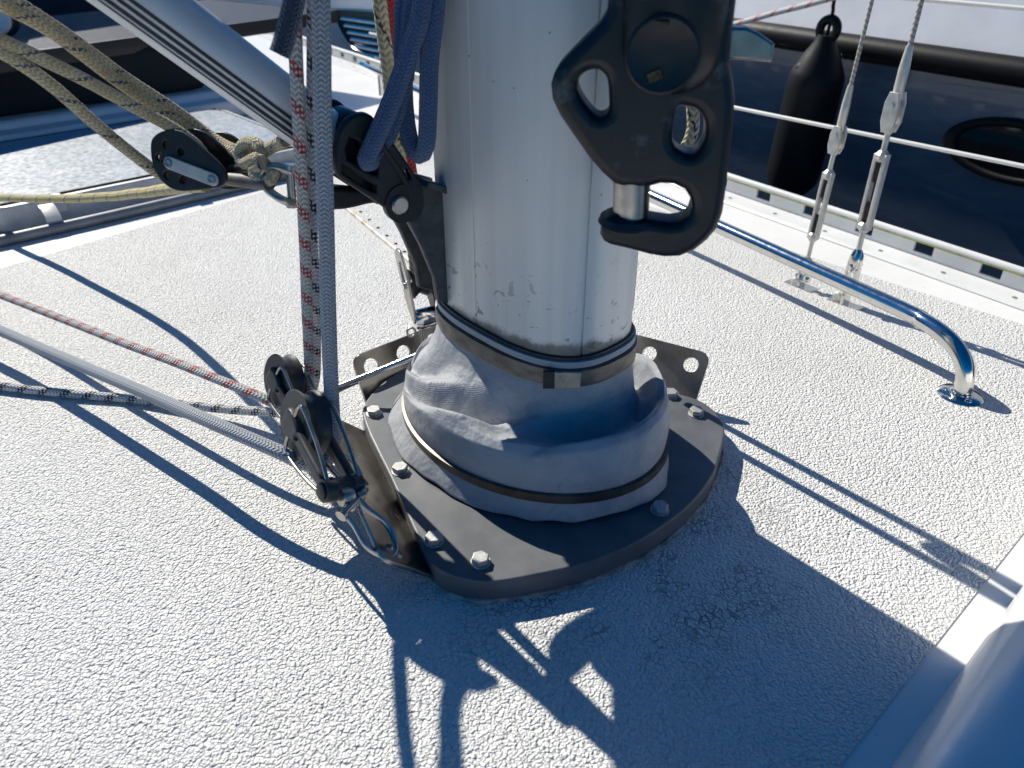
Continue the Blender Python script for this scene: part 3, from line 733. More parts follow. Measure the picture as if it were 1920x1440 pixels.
def skirt_pt(ph, t):
    w_ = math.sin(5 * ph + .6) * .5 + math.sin(9 * ph) * .3 + noise.noise(Vector((math.cos(ph) * 5, math.sin(ph) * 5, 3)))
    f = t * (.008 + .0035 * w_ * (.4 + .6 * t) + (.014 if math.cos(ph - R(-150)) > 0 else 0) * math.cos(ph - R(-150)))
    return W(BU + (BA + f) * math.cos(ph), BV + (BB + f) * math.sin(ph), .065 - t * (.031 + .002 * w_))
for i in range(ST + 1):
    for k in range(NP): vs.append(skirt_pt(2 * math.pi * k / NP, i / ST))
for i in range(ST):
    for k in range(NP):
        q = (k + 1) % NP; fs.append((i * NP + k, (i + 1) * NP + k, (i + 1) * NP + q, i * NP + q))
        uv += [(k / NP, .3 + i / ST * .06), (k / NP, .3 + (i + 1) / ST * .06), ((k + 1) / NP, .3 + (i + 1) / ST * .06), ((k + 1) / NP, .3 + i / ST * .06)]
sk = pyd('skirt', vs, fs, BOOT, bt, 180, uv)
so = sk.modifiers.new('th', 'SOLIDIFY'); so.thickness = .0012; so.offset = -1
CLAMP = speckled('clamp_steel', (.15, .135, .12), .42, .8, .5, 30, .0001, .1, dirt=(.08, .07, .06))
MVs = MV; MV = BV; band('hose_clamp', .001, .0045, .056, .068, CLAMP, bt, BU, BA, BB, 2.0); MV = MVs
band('top_strap', .003, .0075, .159, .182, STRAP, bt, tilt=0)
band('fabric_edge', .001, .0055, .1825, .191, BOOT, bt, wob=.0010)
band('tape_edge', .0, .0030, .1915, .195, BLACKP2, bt, wob=.0012)
ph_c = find_phi(1062, .17); cu_, cv_ = sec(MU, MA + .008, MB_ + .008, MN, ph_c)
u2, v2 = sec(MU, MA + .008, MB_ + .008, MN, ph_c + .08); tg = (W(u2, v2) - W(cu_, cv_)).normalized(); og = tg.cross(ZD)
if og.dot(EYE - W(cu_, cv_, .15)) < 0: og = -og
box('strap_clasp', W(cu_, cv_, .1705), tg * .014, ZD * .0095, og * .0016, speckled('clasp', (.55, .5, .4), .45, .5, .5, 90, .0002, .1), bt, .0006)
box('strap_buckle', W(cu_, cv_, .1705) - tg * .02, tg * .006, ZD * .0105, og * .0022, BLACKP2, bt, .0006)
# ------------------------------------------------------------------ mast partner plate
pl = empty('mast_plate', W(0, 0, 0), 'thick dark grey deck plate bolted down around the mast with perforated tangs', 'deck plate')
half = [(.206, 0), (.203, .05), (.190, .105), (.170, .15), (.145, .195), (.122, .214), (.10, .224), (.075, .225), (.04, .213), (-.06, .178), (-.165, .143), (-.21, .118), (-.24, .07), (-.252, .02)]
outl = half + [(a, -b) for a, b in reversed(half) if b > 0]
outl = smooth2(outl, 4)
prism('plate', outl, [], HM @ Matrix.Translation((0, 0, .0175)), .027, DARKALU, pl, .0025, 25, 3)
seal_o = [(p[0] * 1.012, p[1] * 1.012) for p in outl]
so_ = prism('sealant_bead', [(p[0] + .004 * noise.noise(Vector((p[0] * 40, p[1] * 40, 0))), p[1] + .004 * noise.noise(Vector((p[0] * 40, p[1] * 40, 5)))) for p in seal_o], [], HM @ Matrix.Translation((0, 0, .0035)), .006, SEAL, pl, .002)
bolts = [(.116, -.188), (.060, -.205), (-.061, -.163), (-.184, -.119), (.10, .195), (.05, .205), (-.061, .163), (-.184, .119), (.188, .010)]
for i, (a, b) in enumerate(bolts):
    lathe('washer', [(.0105, 0), (.0105, .0012), (.006, .0014)], W(a, b, .031), ZD, BOLTSTEEL, pl, 24)
    hexbolt(W(a, b, .0324), ZD, .0092, .0068, BOLTSTEEL, pl, random.random())
def tang(name, base0, base1, out_dir, width, beta, holes, r, up=.012, extra=0.0):
    """plate bent up from the deck plate's edge: base line base0-base1 in (u, v), holes as fractions along it"""
    a, b = W(*base0, up), W(*base1, up); ex = (b - a); ln = ex.length; ex.normalize()
    od = UD * out_dir[0] + VD * out_dir[1]; od = (od - ex * od.dot(ex)).normalized()
    ey = od * math.cos(beta) + ZD * math.sin(beta); ez = ex.cross(ey)
    m = Matrix((ex, ey, ez)).transposed().to_4x4(); m.translation = a
    c = .014
    out = [(0, -.02), (ln, -.02), (ln + extra, width - c)] + [(ln + extra - c + c * math.cos(t), width - c + c * math.sin(t)) for t in (R(30), R(60))] + [(ln + extra - c, width), (c, width)] + [(c + c * math.cos(t), width - c + c * math.sin(t)) for t in (R(120), R(150))] + [(0, width - c)]
    hl = [circ(h * ln, width - .022, r) for h in holes]
    return prism('tang', out, hl, m, .005, TANGSTEEL, pl, .0007), m, ln
tl_, TLM, TLN = tang('tang', (-.19, -.143), (.085, -.228), (0, -1), .066, R(42), (.1, .5, .93), .010, .014)
tr_, TRM, TRN = tang('tang', (-.19, .143), (.075, .228), (0, 1), .078, R(50), (.24, .47, .70, .92), .0105, .014)
ta_, TAM, TAN = tang('tang', (-.249, -.095), (-.249, .095), (-1, 0), .060, R(68), (.13, .42, .7), .0115, .014)
# ------------------------------------------------------------------ tie rod from the aft tang
a, b = gz(632, 727, .052), gz(768, 672, .085)
td_ = empty('tie_rod', b, 'thin stainless rod with a frayed dark sleeve beside the perforated tang', 'rod')
tube('rod', [a, b, b + (b - a) * .4], .0042, STEEL, td_, 14, step=.02)
tube('frayed_sleeve', [a + (b - a) * -.25 - ZD * .004, a - ZD * .002, a.lerp(b, .28) - ZD * .003], lambda t: .0075 - .004 * t, GREYCAST, td_, 12, step=.01)
# ------------------------------------------------------------------ halyard blocks standing on the port tang
BLOCKP = speckled('block_composite', (.040, .042, .046), .42, 0, .25, 60, .00006, .1)
def halyard_block(center, head, axle, R0, label, hole):
    E = empty('pulley_block', head, label, 'pulley block', 'halyard blocks on the port tang')
    hd_ = (head - center); hl = hd_.length; hd_.normalize()
    ax = (axle - hd_ * axle.dot(hd_)).normalized()          # points away from the lens
    sd = ax.cross(hd_)
    hw = R0 * .32
    sh = lathe('sheave', [(R0 * .80, -hw), (R0 * .97, -hw), (R0, -hw * .92), (R0 * .98, -hw * .80), (R0 * .90, -hw * .45), (R0 * .86, 0), (R0 * .88, hw * .4), (R0 * .95, hw * .85), (R0 * .94, hw), (R0 * .80, hw)], center, ax, BLOCKP, E, 48, 30)
    mm = frame(center - ax * hw * .98, ax, hd_)
    prism('sheave_face', circ(0, 0, R0 * .82, 40), [circ(R0 * .50 * math.cos(t), R0 * .50 * math.sin(t), R0 * .115, 14) for t in [k * math.pi / 3 + 2.3 for k in range(6)]], mm @ Matrix.Translation((0, 0, .004)), .003, BLOCKP, E, .0004)
    for sg in (-1, 1):
        o_ = center + ax * sg * hw * 1.22
        m = frame(o_, ax * sg, hd_)
        arm = [(-R0 * .42, -R0 * .20), (-R0 * .34, -R0 * .36), (R0 * .05, -R0 * .40), (R0 * .40, -R0 * .26), (R0 * .62, -R0 * .20), (hl - R0 * .1, -R0 * .18), (hl + R0 * .12, 0), (hl - R0 * .1, R0 * .18), (R0 * .62, R0 * .20), (R0 * .40, R0 * .26), (R0 * .05, R0 * .40), (-R0 * .34, R0 * .36), (-R0 * .42, R0 * .20)]
        ck = prism('cheek', smooth2(arm, 3), [circ(R0 * .50, 0, R0 * .07, 12)], m, R0 * .26, BLOCKP, E, R0 * .09)
        lathe('axle_cap', [(R0 * .44, 0), (R0 * .43, R0 * .20), (R0 * .38, R0 * .30), (R0 * .31, R0 * .33), (R0 * .30, R0 * .31), (R0 * .05, R0 * .31)], o_ - hd_ * R0 * .05, ax * sg, BLOCKP, ck, 28)
        # bent wire guards
        e_ = o_ + ax * sg * R0 * .05
        for s2 in (-1, 1):
            tube('wire_guard', [e_ + hd_ * R0 * .02 + sd * s2 * R0 * .38, e_ + sd * s2 * R0 * .72 + hd_ * R0 * .06, e_ + sd * s2 * R0 * .88 + hd_ * R0 * .30, e_ + sd * s2 * R0 * .62 + hd_ * hl * .6, e_ + sd * s2 * R0 * .24 + hd_ * (hl - R0 * .02)], R0 * .056, DULLSTEEL, E, 10, step=.003)
    lathe('head', [(R0 * .16, -hw * 1.8), (R0 * .31, -hw * 1.7), (R0 * .34, -hw * .8), (R0 * .30, -hw * .6), (R0 * .30, hw * .6), (R0 * .34, hw * .8), (R0 * .31, hw * 1.7), (R0 * .16, hw * 1.8)], head, ax, BLOCKP, E, 28)
    lathe('head_cap', [(R0 * .24, 0), (R0 * .24, R0 * .03), (R0 * .20, R0 * .05)], head - ax * hw * 1.8, -ax, BLACKP, E, 24)
    lathe('swivel', [(R0 * .24, -hw * .5), (R0 * .27, 0), (R0 * .24, hw * .5)], head + hd_ * R0 * .30, ax, DULLSTEEL, E, 20)
    # bow shackle
    p0 = head + hd_ * R0 * .62; q = hole; dd = (q - p0); L = dd.length; dd.normalize(); sx = (ax - dd * ax.dot(dd)).normalized()
    lathe('shackle_swivel', [(R0 * .17, 0), (R0 * .21, R0 * .1), (R0 * .21, R0 * .35), (R0 * .15, R0 * .45)], head + hd_ * R0 * .25, dd, DULLSTEEL, E, 16)
    r_ = R0 * .085
    tube('shackle_bow', [p0 - sx * R0 * .30, p0 + dd * L * .25 - sx * R0 * .30, p0 + dd * L * .62 - sx * R0 * .42, p0 + dd * L * .92 - sx * R0 * .26, p0 + dd * (L * 1.03), p0 + dd * L * .92 + sx * R0 * .26, p0 + dd * L * .62 + sx * R0 * .42, p0 + dd * L * .25 + sx * R0 * .30, p0 + sx * R0 * .30], r_, DULLSTEEL, E, 12, step=.002)
    lathe('shackle_pin', [(R0 * .17, -R0 * .42), (R0 * .17, -R0 * .30), (r_, -R0 * .29), (r_, R0 * .30), (R0 * .15, R0 * .31), (R0 * .15, R0 * .40)], p0, sx, DULLSTEEL, E, 16)
    tube('pin_eye', [p0 + sx * R0 * .52 + (sx * math.cos(t) + hd_.cross(sx) * math.sin(t)) * R0 * .14 for t in [k * math.pi / 5 for k in range(10)]], R0 * .05, DULLSTEEL, E, 8, True, .002)
    return E, ax, hd_, sd
vdir = ray(560, 800).normalized(); upv = Vector((0, math.sin(PITCH), math.cos(PITCH)))
AX = (vdir * .80 + (Vector((1, 0, 0)) * .90 + upv * .42) * .78).normalized()
B1C, B1H = gy(574, 795, .68), gy(640, 915, .605)
hole1 = TLM @ Vector((TLN * .93, .066 - .022, 0))
E1, a1, h1, s1 = halyard_block(B1C, B1H, AX, .0385, 'large black pulley block on a bow shackle with the grey rope, nearest the lens', hole1)
hole2 = TLM @ Vector((TLN * .5, .066 - .022, 0))
B2C, B2H = gy(533, 712, .765), gy(592, 815, .70)
E2, a2, h2, s2_ = halyard_block(B2C, B2H, AX, .031, 'smaller looking black pulley block behind, with the red fleck rope', hole2)
# ------------------------------------------------------------------ ropes through the blocks
def sheave_rope(top_pts, center, ax, hd_, Rr, exit_pts):
    pass
grey_top = [gy(596, -160, .685), gy(600, 0, .688), gy(606, 240, .69), gy(613, 480, .692), gy(620, 700, .694), gy(624, 790, .694)]
wrap = [gy(622, 845, .685), gy(600, 872, .672), gy(565, 868, .666), gy(525, 848, .67)]
rope('grey_rope', grey_top + wrap + [gz(400, 793, .095), gz(250, 727, .08), gz(0, 620, .055), gz(-260, 512, .05)], .0080, ROPE_GREY, 'thick grey braided rope running down to the front pulley block and off left', seg=18)
rope('red_fleck_rope', [gy(549, -160, .69), gy(552, 60, .698), gy(562, 250, .708), gy(573, 480, .73), gy(579, 660, .755), gy(578, 725, .765), gy(562, 765, .76), gy(528, 765, .76), gy(492, 746, .77), gz(380, 700, .10), gz(200, 630, .085), gz(0, 553, .06), gz(-260, 455, .05)], .0060, ROPE_RED, 'white rope with red flecks running down to the rear pulley block', seg=14)
rope('black_fleck_rope', [gy(590, -160, .705), gy(588, 60, .712), gy(588, 330, .73), gy(590, 520, .76), gy(592, 640, .79), gy(588, 720, .80), gz(560, 775, .05), gz(500, 772, .03), gz(400, 765, .016), gz(250, 748, .0085), gz(130, 738, .0085), gz(0, 724, .0085), gz(-250, 690, .0085)], .0062, ROPE_BLK, 'white rope with black flecks lying on the deck at the left', seg=14)
# hidden turning block for the black fleck rope sits behind the front block
# ------------------------------------------------------------------ blue rope loops, navy sleeve
FZ = .0026
rope('blue_rope_loop', [gy(800, -260, .78), gy(792, 0, .765), gy(770, 90, .765), gy(735, 190, .76), gy(700, 270, .755), gy(687, 297, .755), gy(694, 304, .768), gy(724, 262, .78), gy(754, 170, .785), gy(770, 60, .785), gy(780, -60, .79), gy(792, -260, .80)], .0092, ROPE_BLUE, 'blue fuzzy rope loop hanging to the left over the black vang fitting', seg=16, fz=FZ, fzn=9000)
rope('blue_rope_loop', [gy(765, -260, .82), gy(758, 0, .81), gy(757, 120, .805), gy(760, 210, .80), gy(770, 268, .795), gy(786, 291, .79), gy(799, 272, .78), gy(803, 200, .775), gy(806, 110, .775), gy(817, 0, .775), gy(826, -260, .78)], .0090, ROPE_BLUE, 'blue fuzzy rope loop hanging straight down beside the mast', seg=16, fz=FZ, fzn=9000)
rope('navy_rope_end', [gy(585, -300, .66), gy(566, -90, .655), gy(551, 0, .65), gy(534, 66, .645), gy(524, 102, .642)], .0082, ROPE_NAVY, 'cut end of a dark navy rope at the top left of the red fleck rope', seg=16, fz=FZ, fzn=2500)
# unseen panel above the strut, added to cast the broad deck shadow
P1, P2 = Vector((-.228, 1.045, 0)), Vector((-.315, .825, 0)); pd = (P2 - P1)
rb_ = empty('shadow_caster', Vector((-.27, .93, .53)), 'unseen navy panel above the vang strut, added to shade the deck', 'shadow caster')
CASTNAVY = speckled('caster_navy', (.015, .025, .05), .85, 0, .3, 80, .0004, .05)
bm_ = Matrix((pd.normalized(), ZD, pd.normalized().cross(ZD))).transposed().to_4x4(); bm_.translation = P1
LB = pd.length
prism('caster_panel', [(0, .535), (LB * .5, .53), (LB, .535), (LB * 1.05, .80), (LB * 1.05, .98), (-.02, .98), (-.012, .80)], [], bm_, .05, CASTNAVY, rb_, .006)
prism('caster_rim', [(-.022, .975), (LB * 1.06, .975), (LB * 1.06, 1.0), (-.022, 1.0)], [], bm_, .056, CASTNAVY, rb_, .004)
# ------------------------------------------------------------------ halyards and block behind the mast
rope('old_halyard', [gy(700, -200, 1.05), gy(712, 0, 1.03), gy(728, 130, 1.02), gy(742, 250, 1.01), gy(764, 390, 1.0), gy(775, 470, .995), gy(781, 530, .99)], .0088, ROPE_OLD, 'weathered cream rope with olive stains running behind the blue ropes', fz=.002, fzn=900)
rope('crimson_rope', [gy(722, -200, 1.09), gy(734, 0, 1.07), gy(746, 120, 1.06), gy(762, 260, 1.05), gy(790, 430, 1.03), gy(805, 520, 1.02), gy(816, 560, 1.01)], .0075, ROPE_CRIM, 'deep red rope half hidden behind the weathered cream rope')
BCN = gy(783, 535, .99)
bb = empty('pulley_block', BCN, 'narrow steel pulley block behind the mast with the olive stained rope', 'pulley block')
bdn = (gy(800, 600, .97) - gy(770, 470, 1.0)).normalized(); bax = (Vector((1, .45, .1)) - bdn * bdn.dot(Vector((1, .45, .1)))).normalized(); 
for sg in (-1, 1):
    m = frame(BCN + bax * sg * .016, bax, bdn)
    prism('cheek', smooth2([(-.055, -.006), (-.045, -.019), (-.01, -.021), (.035, -.014), (.052, 0), (.035, .014), (-.01, .021), (-.045, .019), (-.055, .006)], 3), [rrect(-.038, -.008, -.004, .008, .007)], m, .0035, DULLSTEEL if sg < 0 else BLACKP, bb, .0008)
lathe('sheave', [(.021, -.011), (.021, -.009), (.015, 0), (.021, .009), (.021, .011)], BCN - bdn * .004, bax, BLACKP, bb, 28)
lathe('axle', [(.006, -.021), (.006, .021)], BCN - bdn * .004, bax, STEEL, bb, 14)
lathe('drum_head', [(.013, -.016), (.015, -.008), (.015, .008), (.013, .016)], BCN + bdn * .047, bax, STEEL, bb, 24)
sb = BCN + bdn * .062
tube('shackle', [sb + bax * .010, sb + bdn * .022 + bax * .011, sb + bdn * .042, sb + bdn * .022 - bax * .011, sb - bax * .010], .0035, DULLSTEEL, bb, 10, step=.003)
tube('pin_ring', [sb - bax * .024 + (bax * math.cos(t) + bdn * math.sin(t)) * .006 for t in [k * math.pi / 5 for k in range(10)]], .0018, DULLSTEEL, bb, 8, True, .002)
# ------------------------------------------------------------------ boom vang strut, fork and mast bracket; the boom is swung out to port
PIN = gy(742, 380, .820); VN = Vector((-.57, .82, 0)).normalized(); VX = Vector((.82, .57, 0)).normalized()
def gw(x, y, o=0.0): return gp(x, y, PIN + VN * o, VN)
va = empty('boom_vang', PIN, 'silver boom vang strut with three black stripes and black end fork', 'boom vang')
e_lo = gw(558, 299), gw(692, 233); e_hi = gw(165, 0), gw(372, 0)
s_lo = (e_lo[0] + e_lo[1]) / 2; s_hi = (e_hi[0] + e_hi[1]) / 2; sd_ = (s_hi - s_lo).normalized()
vw_ = (s_lo + s_hi) / 2 - EYE; sy = (vw_ - sd_ * vw_.dot(sd_)).normalized(); sy = (sy + Vector((0, 0, .25))).normalized(); sy = (sy - sd_ * sy.dot(sd_)).normalized(); sz = sd_.cross(sy).normalized()
if sz.z < 0: sz = -sz
hw_ = .5 * abs((e_hi[1] - e_hi[0]).dot(sz)) * .97
ctr = s_lo
pf = [(p[0], p[1]) for p in rrect(-.026, -hw_, .026, hw_, .012, 6) if p[1] < 0] ; pf = [(.026 * math.cos(a), hw_ * math.sin(a)) for a in lin(0, math.pi, 17)] + [p for p in pf if p[0] < 0] + [p for p in pf if p[0] >= 0]
vs = []; fs = []; k = len(pf)
SLN = (s_hi - s_lo).length + .10
for t_ in (-.01, SLN):
    for y, z in pf: vs.append(ctr + sd_ * t_ + sy * y + sz * z)
for i in range(k): fs.append((i, (i + 1) % k, k + (i + 1) % k, k + i))
fs += [tuple(range(k)), tuple(range(2 * k - 1, k - 1, -1))]
pyd('strut', vs, fs, ALU, va, 50)
for z in (-.52, -.30, -.08):
    box('stripe', ctr + sd_ * SLN * .5 - sy * .0262 + sz * hw_ * z, sd_ * (SLN * .5), sz * hw_ * .055, sy * .0012, STRIPE, va, .0003)
box('stripe_groove', ctr + sd_ * SLN * .5 - sy * .0262 + sz * hw_ * -.68, sd_ * (SLN * .5), sz * hw_ * .012, sy * .0009, STRIPE, va, .0003)
fk = Plane(gw(740, 380, -.036), VN, VX)
fork = [(626, 290), (630, 255), (645, 226), (672, 211), (694, 216), (722, 250), (762, 306), (786, 345), (792, 378), (786, 402), (768, 416), (745, 408), (712, 384), (640, 336), (628, 318)]
pk1 = [(644, 280), (652, 256), (668, 262), (706, 308), (704, 328), (690, 324), (648, 298)]
pk2 = [(638, 307), (702, 347), (702, 359), (692, 357), (638, 322)]
pk3 = [(748, 320), (758, 314), (768, 332), (760, 336)]
prism('fork_cheek', smooth2(fk.qs(fork), 3), [fk.qs(pk1), fk.qs(pk2), fk.qs(pk3)], fk.m, .012, BLACKP2, va, .003)
prism('fork_core', smooth2(fk.qs([(630, 290), (634, 255), (648, 230), (672, 216), (692, 221), (720, 254), (758, 308), (780, 346), (782, 380), (764, 404), (742, 400), (712, 378), (642, 330), (632, 316)]), 3), [], fk.m @ Matrix.Translation((0, 0, .032)), .044, BLACKP, va, .004)
prism('fork_cheek', smooth2(fk.qs(fork), 3), [], fk.m @ Matrix.Translation((0, 0, .070)), .010, BLACKP2, va, .003)
prism('fork_rib', fk.qs([(700, 262), (708, 258), (748, 318), (764, 350), (770, 380), (764, 398), (758, 396), (762, 378), (756, 352), (740, 322)]), [], fk.m @ Matrix.Translation((0, 0, -.007)), .004, BLACKP2, va, .0012)
pcn = gp(742, 380, fk.p0, fk.n)
lathe('fork_pin', [(.0080, -.0125), (.0098, -.0105), (.0098, .085)], pcn, VN, DULLSTEEL, va, 24)
lathe('pin_boss', [(.0205, 0), (.0205, .008)], pcn + VX * .005 - VN * .008, VN, BLACKP2, va, 24)
lw = Plane(gw(680, 370, .02), VN, VX)
prism('lower_arm', smooth2(lw.qs([(548, 352), (600, 346), (700, 356), (755, 368), (756, 384), (700, 376), (640, 388), (580, 386)]), 3), [], lw.m, .022, BLACKP2, va, .004)
br = Plane(gw(790, 440, -.022), VN, VX)
bk = empty('vang_bracket', gw(800, 440), 'grey cast bracket on the mast holding the vang fork', 'bracket')
bko = [(752, 345), (800, 340), (846, 352), (852, 480), (850, 570), (818, 562), (812, 520), (786, 458), (750, 392)]
prism('cheek', br.qs(bko), [], br.m, .010, GREYCAST, bk, .002)
prism('top_lip', br.qs([(790, 334), (850, 352), (850, 366), (786, 344)]), [], br.m @ Matrix.Translation((0, 0, -.006)), .022, GREYCAST, bk, .001)
prism('cheek', br.qs(bko), [], br.m @ Matrix.Translation((0, 0, .045)), .010, GREYCAST, bk, .002)
# ------------------------------------------------------------------ vang tackle: fiddle block, shackles, ropes
def gt(x, y, o=0.0): return gy(x, y, .735 + .115 * max(0, min(1, (590 - x) / 190)) - .10 * max(0, min(1.6, (290 - x) / 290)) + o)
vb = empty('pulley_block', gt(345, 300, -.03), 'black vang pulley block with round holes and a silver strap, knotted rope beside it', 'pulley block')
cp = Plane(gt(345, 300, -.05), Vector((.30, .93, -.20)), Vector((1, 0, 0)))
cheek = [(285, 270), (293, 254), (310, 245), (330, 243), (352, 252), (385, 280), (412, 305), (424, 322), (425, 338), (416, 350), (395, 354), (365, 357), (340, 358), (318, 350), (300, 332), (288, 305)]
def hole(x, y, r=6.8):
    return [cp.q(x + r * math.cos(2 * math.pi * k / 16), y + r * 1.15 * math.sin(2 * math.pi * k / 16)) for k in range(16)]
hs_ = [hole(314, 270), hole(341, 284), hole(302, 294), hole(316, 327), hole(345, 336)]
thk = .005; KS = .78
prism('cheek', smooth2(cp.qs(cheek), 3), hs_, cp.m, thk, BLACKP2, vb, .0013)
c1 = cp.m @ Vector((*cp.q(327, 303), 0)); nn_ = cp.n
Rs = (c1 - cp.m @ Vector((*cp.q(290, 303), 0))).length
def sheave_at(c, o, mat):
    lathe('sheave', [(Rs * .93, o), (Rs * .93, o + .003), (Rs * .72, o + .008), (Rs * .72, o + .014), (Rs * .93, o + .019), (Rs * .93, o + .022)], c, nn_, mat, vb, 36)
sheave_at(c1, .005, speckled('tan_sheave', (.22, .17, .11), .5, 0, .3, 40))
prism('cheek', smooth2(cp.qs(cheek), 3), [], cp.m @ Matrix.Translation((0, 0, .031)), thk, BLACKP, vb, .0013)
sheave_at(c1, .036, BLACKP)
prism('cheek', smooth2(cp.qs(cheek), 3), [], cp.m @ Matrix.Translation((.010, .004, .062)), thk, BLACKP, vb, .0013)
st0, st1 = Vector((*cp.q(323, 305), 0)), Vector((*cp.q(404, 336), 0)); sv_ = (st1 - st0); sl = sv_.length; sv_.normalize(); sp_ = Vector((-sv_.y, sv_.x, 0))
rw = .0066
so2 = [tuple((st0 + sv_ * (-rw * math.cos(t)) + sp_ * rw * math.sin(t)).xy) for t in [R(-90 + 180 * k / 8) for k in range(9)]] + [tuple((st1 + sv_ * (rw * math.cos(t)) + sp_ * rw * math.sin(t)).xy) for t in [R(90 - 180 * k / 8) for k in range(9)]]
STRAPAL = speckled('strap_alu', (.60, .59, .57), .45, .15, .2, 60, 0, .1)
prism('strap', so2, [], cp.m @ Matrix.Translation((0, 0, -.0040)), .003, STRAPAL, vb, .0008)
for q in (st0, st1):
    lathe('rivet', [(.0048, 0), (.0048, .0012), (.003, .0016), (.0028, -.001)], cp.m @ Vector((q.x, q.y, -.0054)), -nn_, DULLSTEEL, vb, 20)
tube('head_strap', [gt(405, 325, -.03), gt(425, 335, -.03), gt(465, 340, -.03), gt(505, 345, -.03)], .0070, GREYCAST, vb, 12, step=.01)
tube('head_strap', [gt(420, 312, -.01), gt(440, 316, -.01), gt(480, 312, -.01), gt(520, 330, -.01)], .0055, GREYCAST, vb, 10, step=.01)
sh2 = empty('shackle', gt(545, 360), 'grey steel bow shackle joining the vang block to the mast fitting', 'shackle')
tube('bow', [gt(548, 322, .0), gt(515, 312, -.02), gt(492, 322, -.03), gt(497, 350, -.03), gt(528, 374, -.02), gt(552, 382, .0)],   .0042, DULLSTEEL, sh2, 12, step=.004)
lathe('pin', [(.006, 0), (.006, .006), (.0043, .007), (.0043, .034), (.0065, .035), (.0065, .043)], gt(548, 388, .0), (gt(544, 320, .0) - gt(548, 388, .0)), DULLSTEEL, sh2, 16)
def vr(pts, v): return [gt(x, y, v) for x, y in pts]
TF = .0012
rope('tan_rope', vr([(-160, -130), (-60, -60), (24, 0), (117, 61), (180, 106), (234, 145), (328, 206), (403, 262), (448, 284), (470, 284)], .0), .0064, ROPE_TAN, 'upper tan rope of the vang tackle ending in the knot', fz=TF, fzn=3000)
rope('tan_rope', vr([(-160, -85), (0, 7), (60, 38), (112, 70), (170, 114), (225, 155), (328, 225), (390, 268), (430, 292)], -.005), .0064, ROPE_TAN, 'second tan vang rope lying just below the upper one', fz=TF, fzn=3000)
rope('tan_rope', vr([(-160, 0), (0, 75), (61, 103), (141, 141), (200, 172), (262, 206), (328, 242), (368, 272), (385, 296)], -.034), .0062, ROPE_TAN, 'third tan vang rope passing over the front of the pulley sheave', fz=TF, fzn=2800)
rope('tan_rope', vr([(-160, 10), (0, 96), (94, 159), (187, 239), (286, 317), (310, 332)], -.034), .0062, ROPE_TAN, 'lowest tan vang rope running behind the round holes of the block', fz=TF, fzn=2800)
rope('yellow_rope', [gy(-300, 366, 2.05), gy(0, 371, 1.54), gy(100, 373, 1.41), gy(200, 369, 1.28), gy(260, 362, 1.15), gy(310, 355, 1.02), gy(345, 350, .90), gy(385, 347, .83)], .0078, ROPE_YEL, 'sun-bleached yellow rope tail running left from the vang block', fz=TF, fzn=2600)
kn = rope('rope_knot', [gt(p[0], p[1], p[2] + .01) for p in [(430, 280, -.01), (455, 292, -.020), (478, 300, -.032), (492, 285, -.036), (478, 268, -.032), (458, 268, -.028), (447, 288, -.030), (458, 306, -.034), (482, 296, -.044), (492, 308, -.046), (476, 316, -.040), (480, 330, -.042), (500, 340, -.040), (512, 326, -.034), (496, 308, -.028), (480, 292, -.024), (500, 280, -.024), (520, 270, -.026), (536, 264, -.028)]], .0064, ROPE_TAN, 'tan rope knot with a short cut tail at the vang block', 'knot', fz=TF, fzn=1500)
# ------------------------------------------------------------------ parked spinnaker pole with its end fitting
po = W(.20, -.035, .35)
tc = (EYE - po); tc.z = 0; tc.normalize(); nz = (tc + Vector((.10, 0, 0))).normalized()
pe = Plane(po, nz, None)
pe.m = Matrix((ZD.cross(nz), ZD, nz)).transposed().to_4x4(); pe.m.translation = po; pe.i = pe.m.inverted()
sp2 = empty('spinnaker_pole', po, 'dark spinnaker pole end with hook jaw and steel plunger parked before the mast', 'pole')
zf = lambda x, y: (960 + x / 2.88, y / 2.88)
outp = [(490, -300), (515, -150), (520, 0), (515, 50), (480, 110), (400, 190), (330, 260), (265, 330), (232, 385), (217, 440), (225, 520), (265, 605), (340, 715), (420, 830), (490, 910), (550, 965), (600, 982), (680, 986), (740, 982), (800, 966), (870, 970), (930, 1000), (960, 1050), (966, 1090), (950, 1140), (900, 1170), (850, 1176), (780, 1166), (700, 1152), (600, 1140), (545, 1137), (510, 1150), (485, 1185), (478, 1240), (495, 1272), (530, 1292), (650, 1320), (740, 1345), (820, 1358), (900, 1355), (980, 1322), (1050, 1265), (1100, 1205), (1130, 1120), (1150, 980), (1168, 820), (1185, 650), (1195, 520), (1186, 430), (1165, 330), (1172, 250), (1182, 150), (1200, 0), (1215, -300)]
ho1 = [(358, 440), (375, 395), (420, 366), (470, 362), (508, 395), (521, 440), (525, 520), (524, 580), (500, 606), (458, 605), (400, 540), (366, 480)]
ho2 = [(890, 562), (935, 558), (985, 570), (1025, 612), (1040, 670), (1030, 740), (1000, 790), (962, 812), (900, 790), (864, 740), (868, 650)]
F = lambda pts: pe.qs([zf(*p) for p in pts])
prism('end_fitting', F(outp), [smooth2(F(ho1), 2), smooth2(F(ho2), 2)], pe.m, .034, POLEEND, sp2, .008, 45, 4)
cxa = .5 * (F([(560, 100)])[0][0] + F([(1180, 100)])[0][0]); rad = .5 * abs(F([(1180, 100)])[0][0] - F([(560, 100)])[0][0])
def lp(x, y, z=0): return pe.m @ Vector((x, y, z))
yb = F([(800, 480)])[0][1]
m = lp(cxa, yb)
vs = []; fs = []; SG = 40
rows = [(0.0, .020, .55), (.006, .027, .80), (.016, .033, .93), (.03, .037, .985), (.06, .040, 1), (.25, .042, 1), (.9, .042, 1), (1.6, .042, 1)]
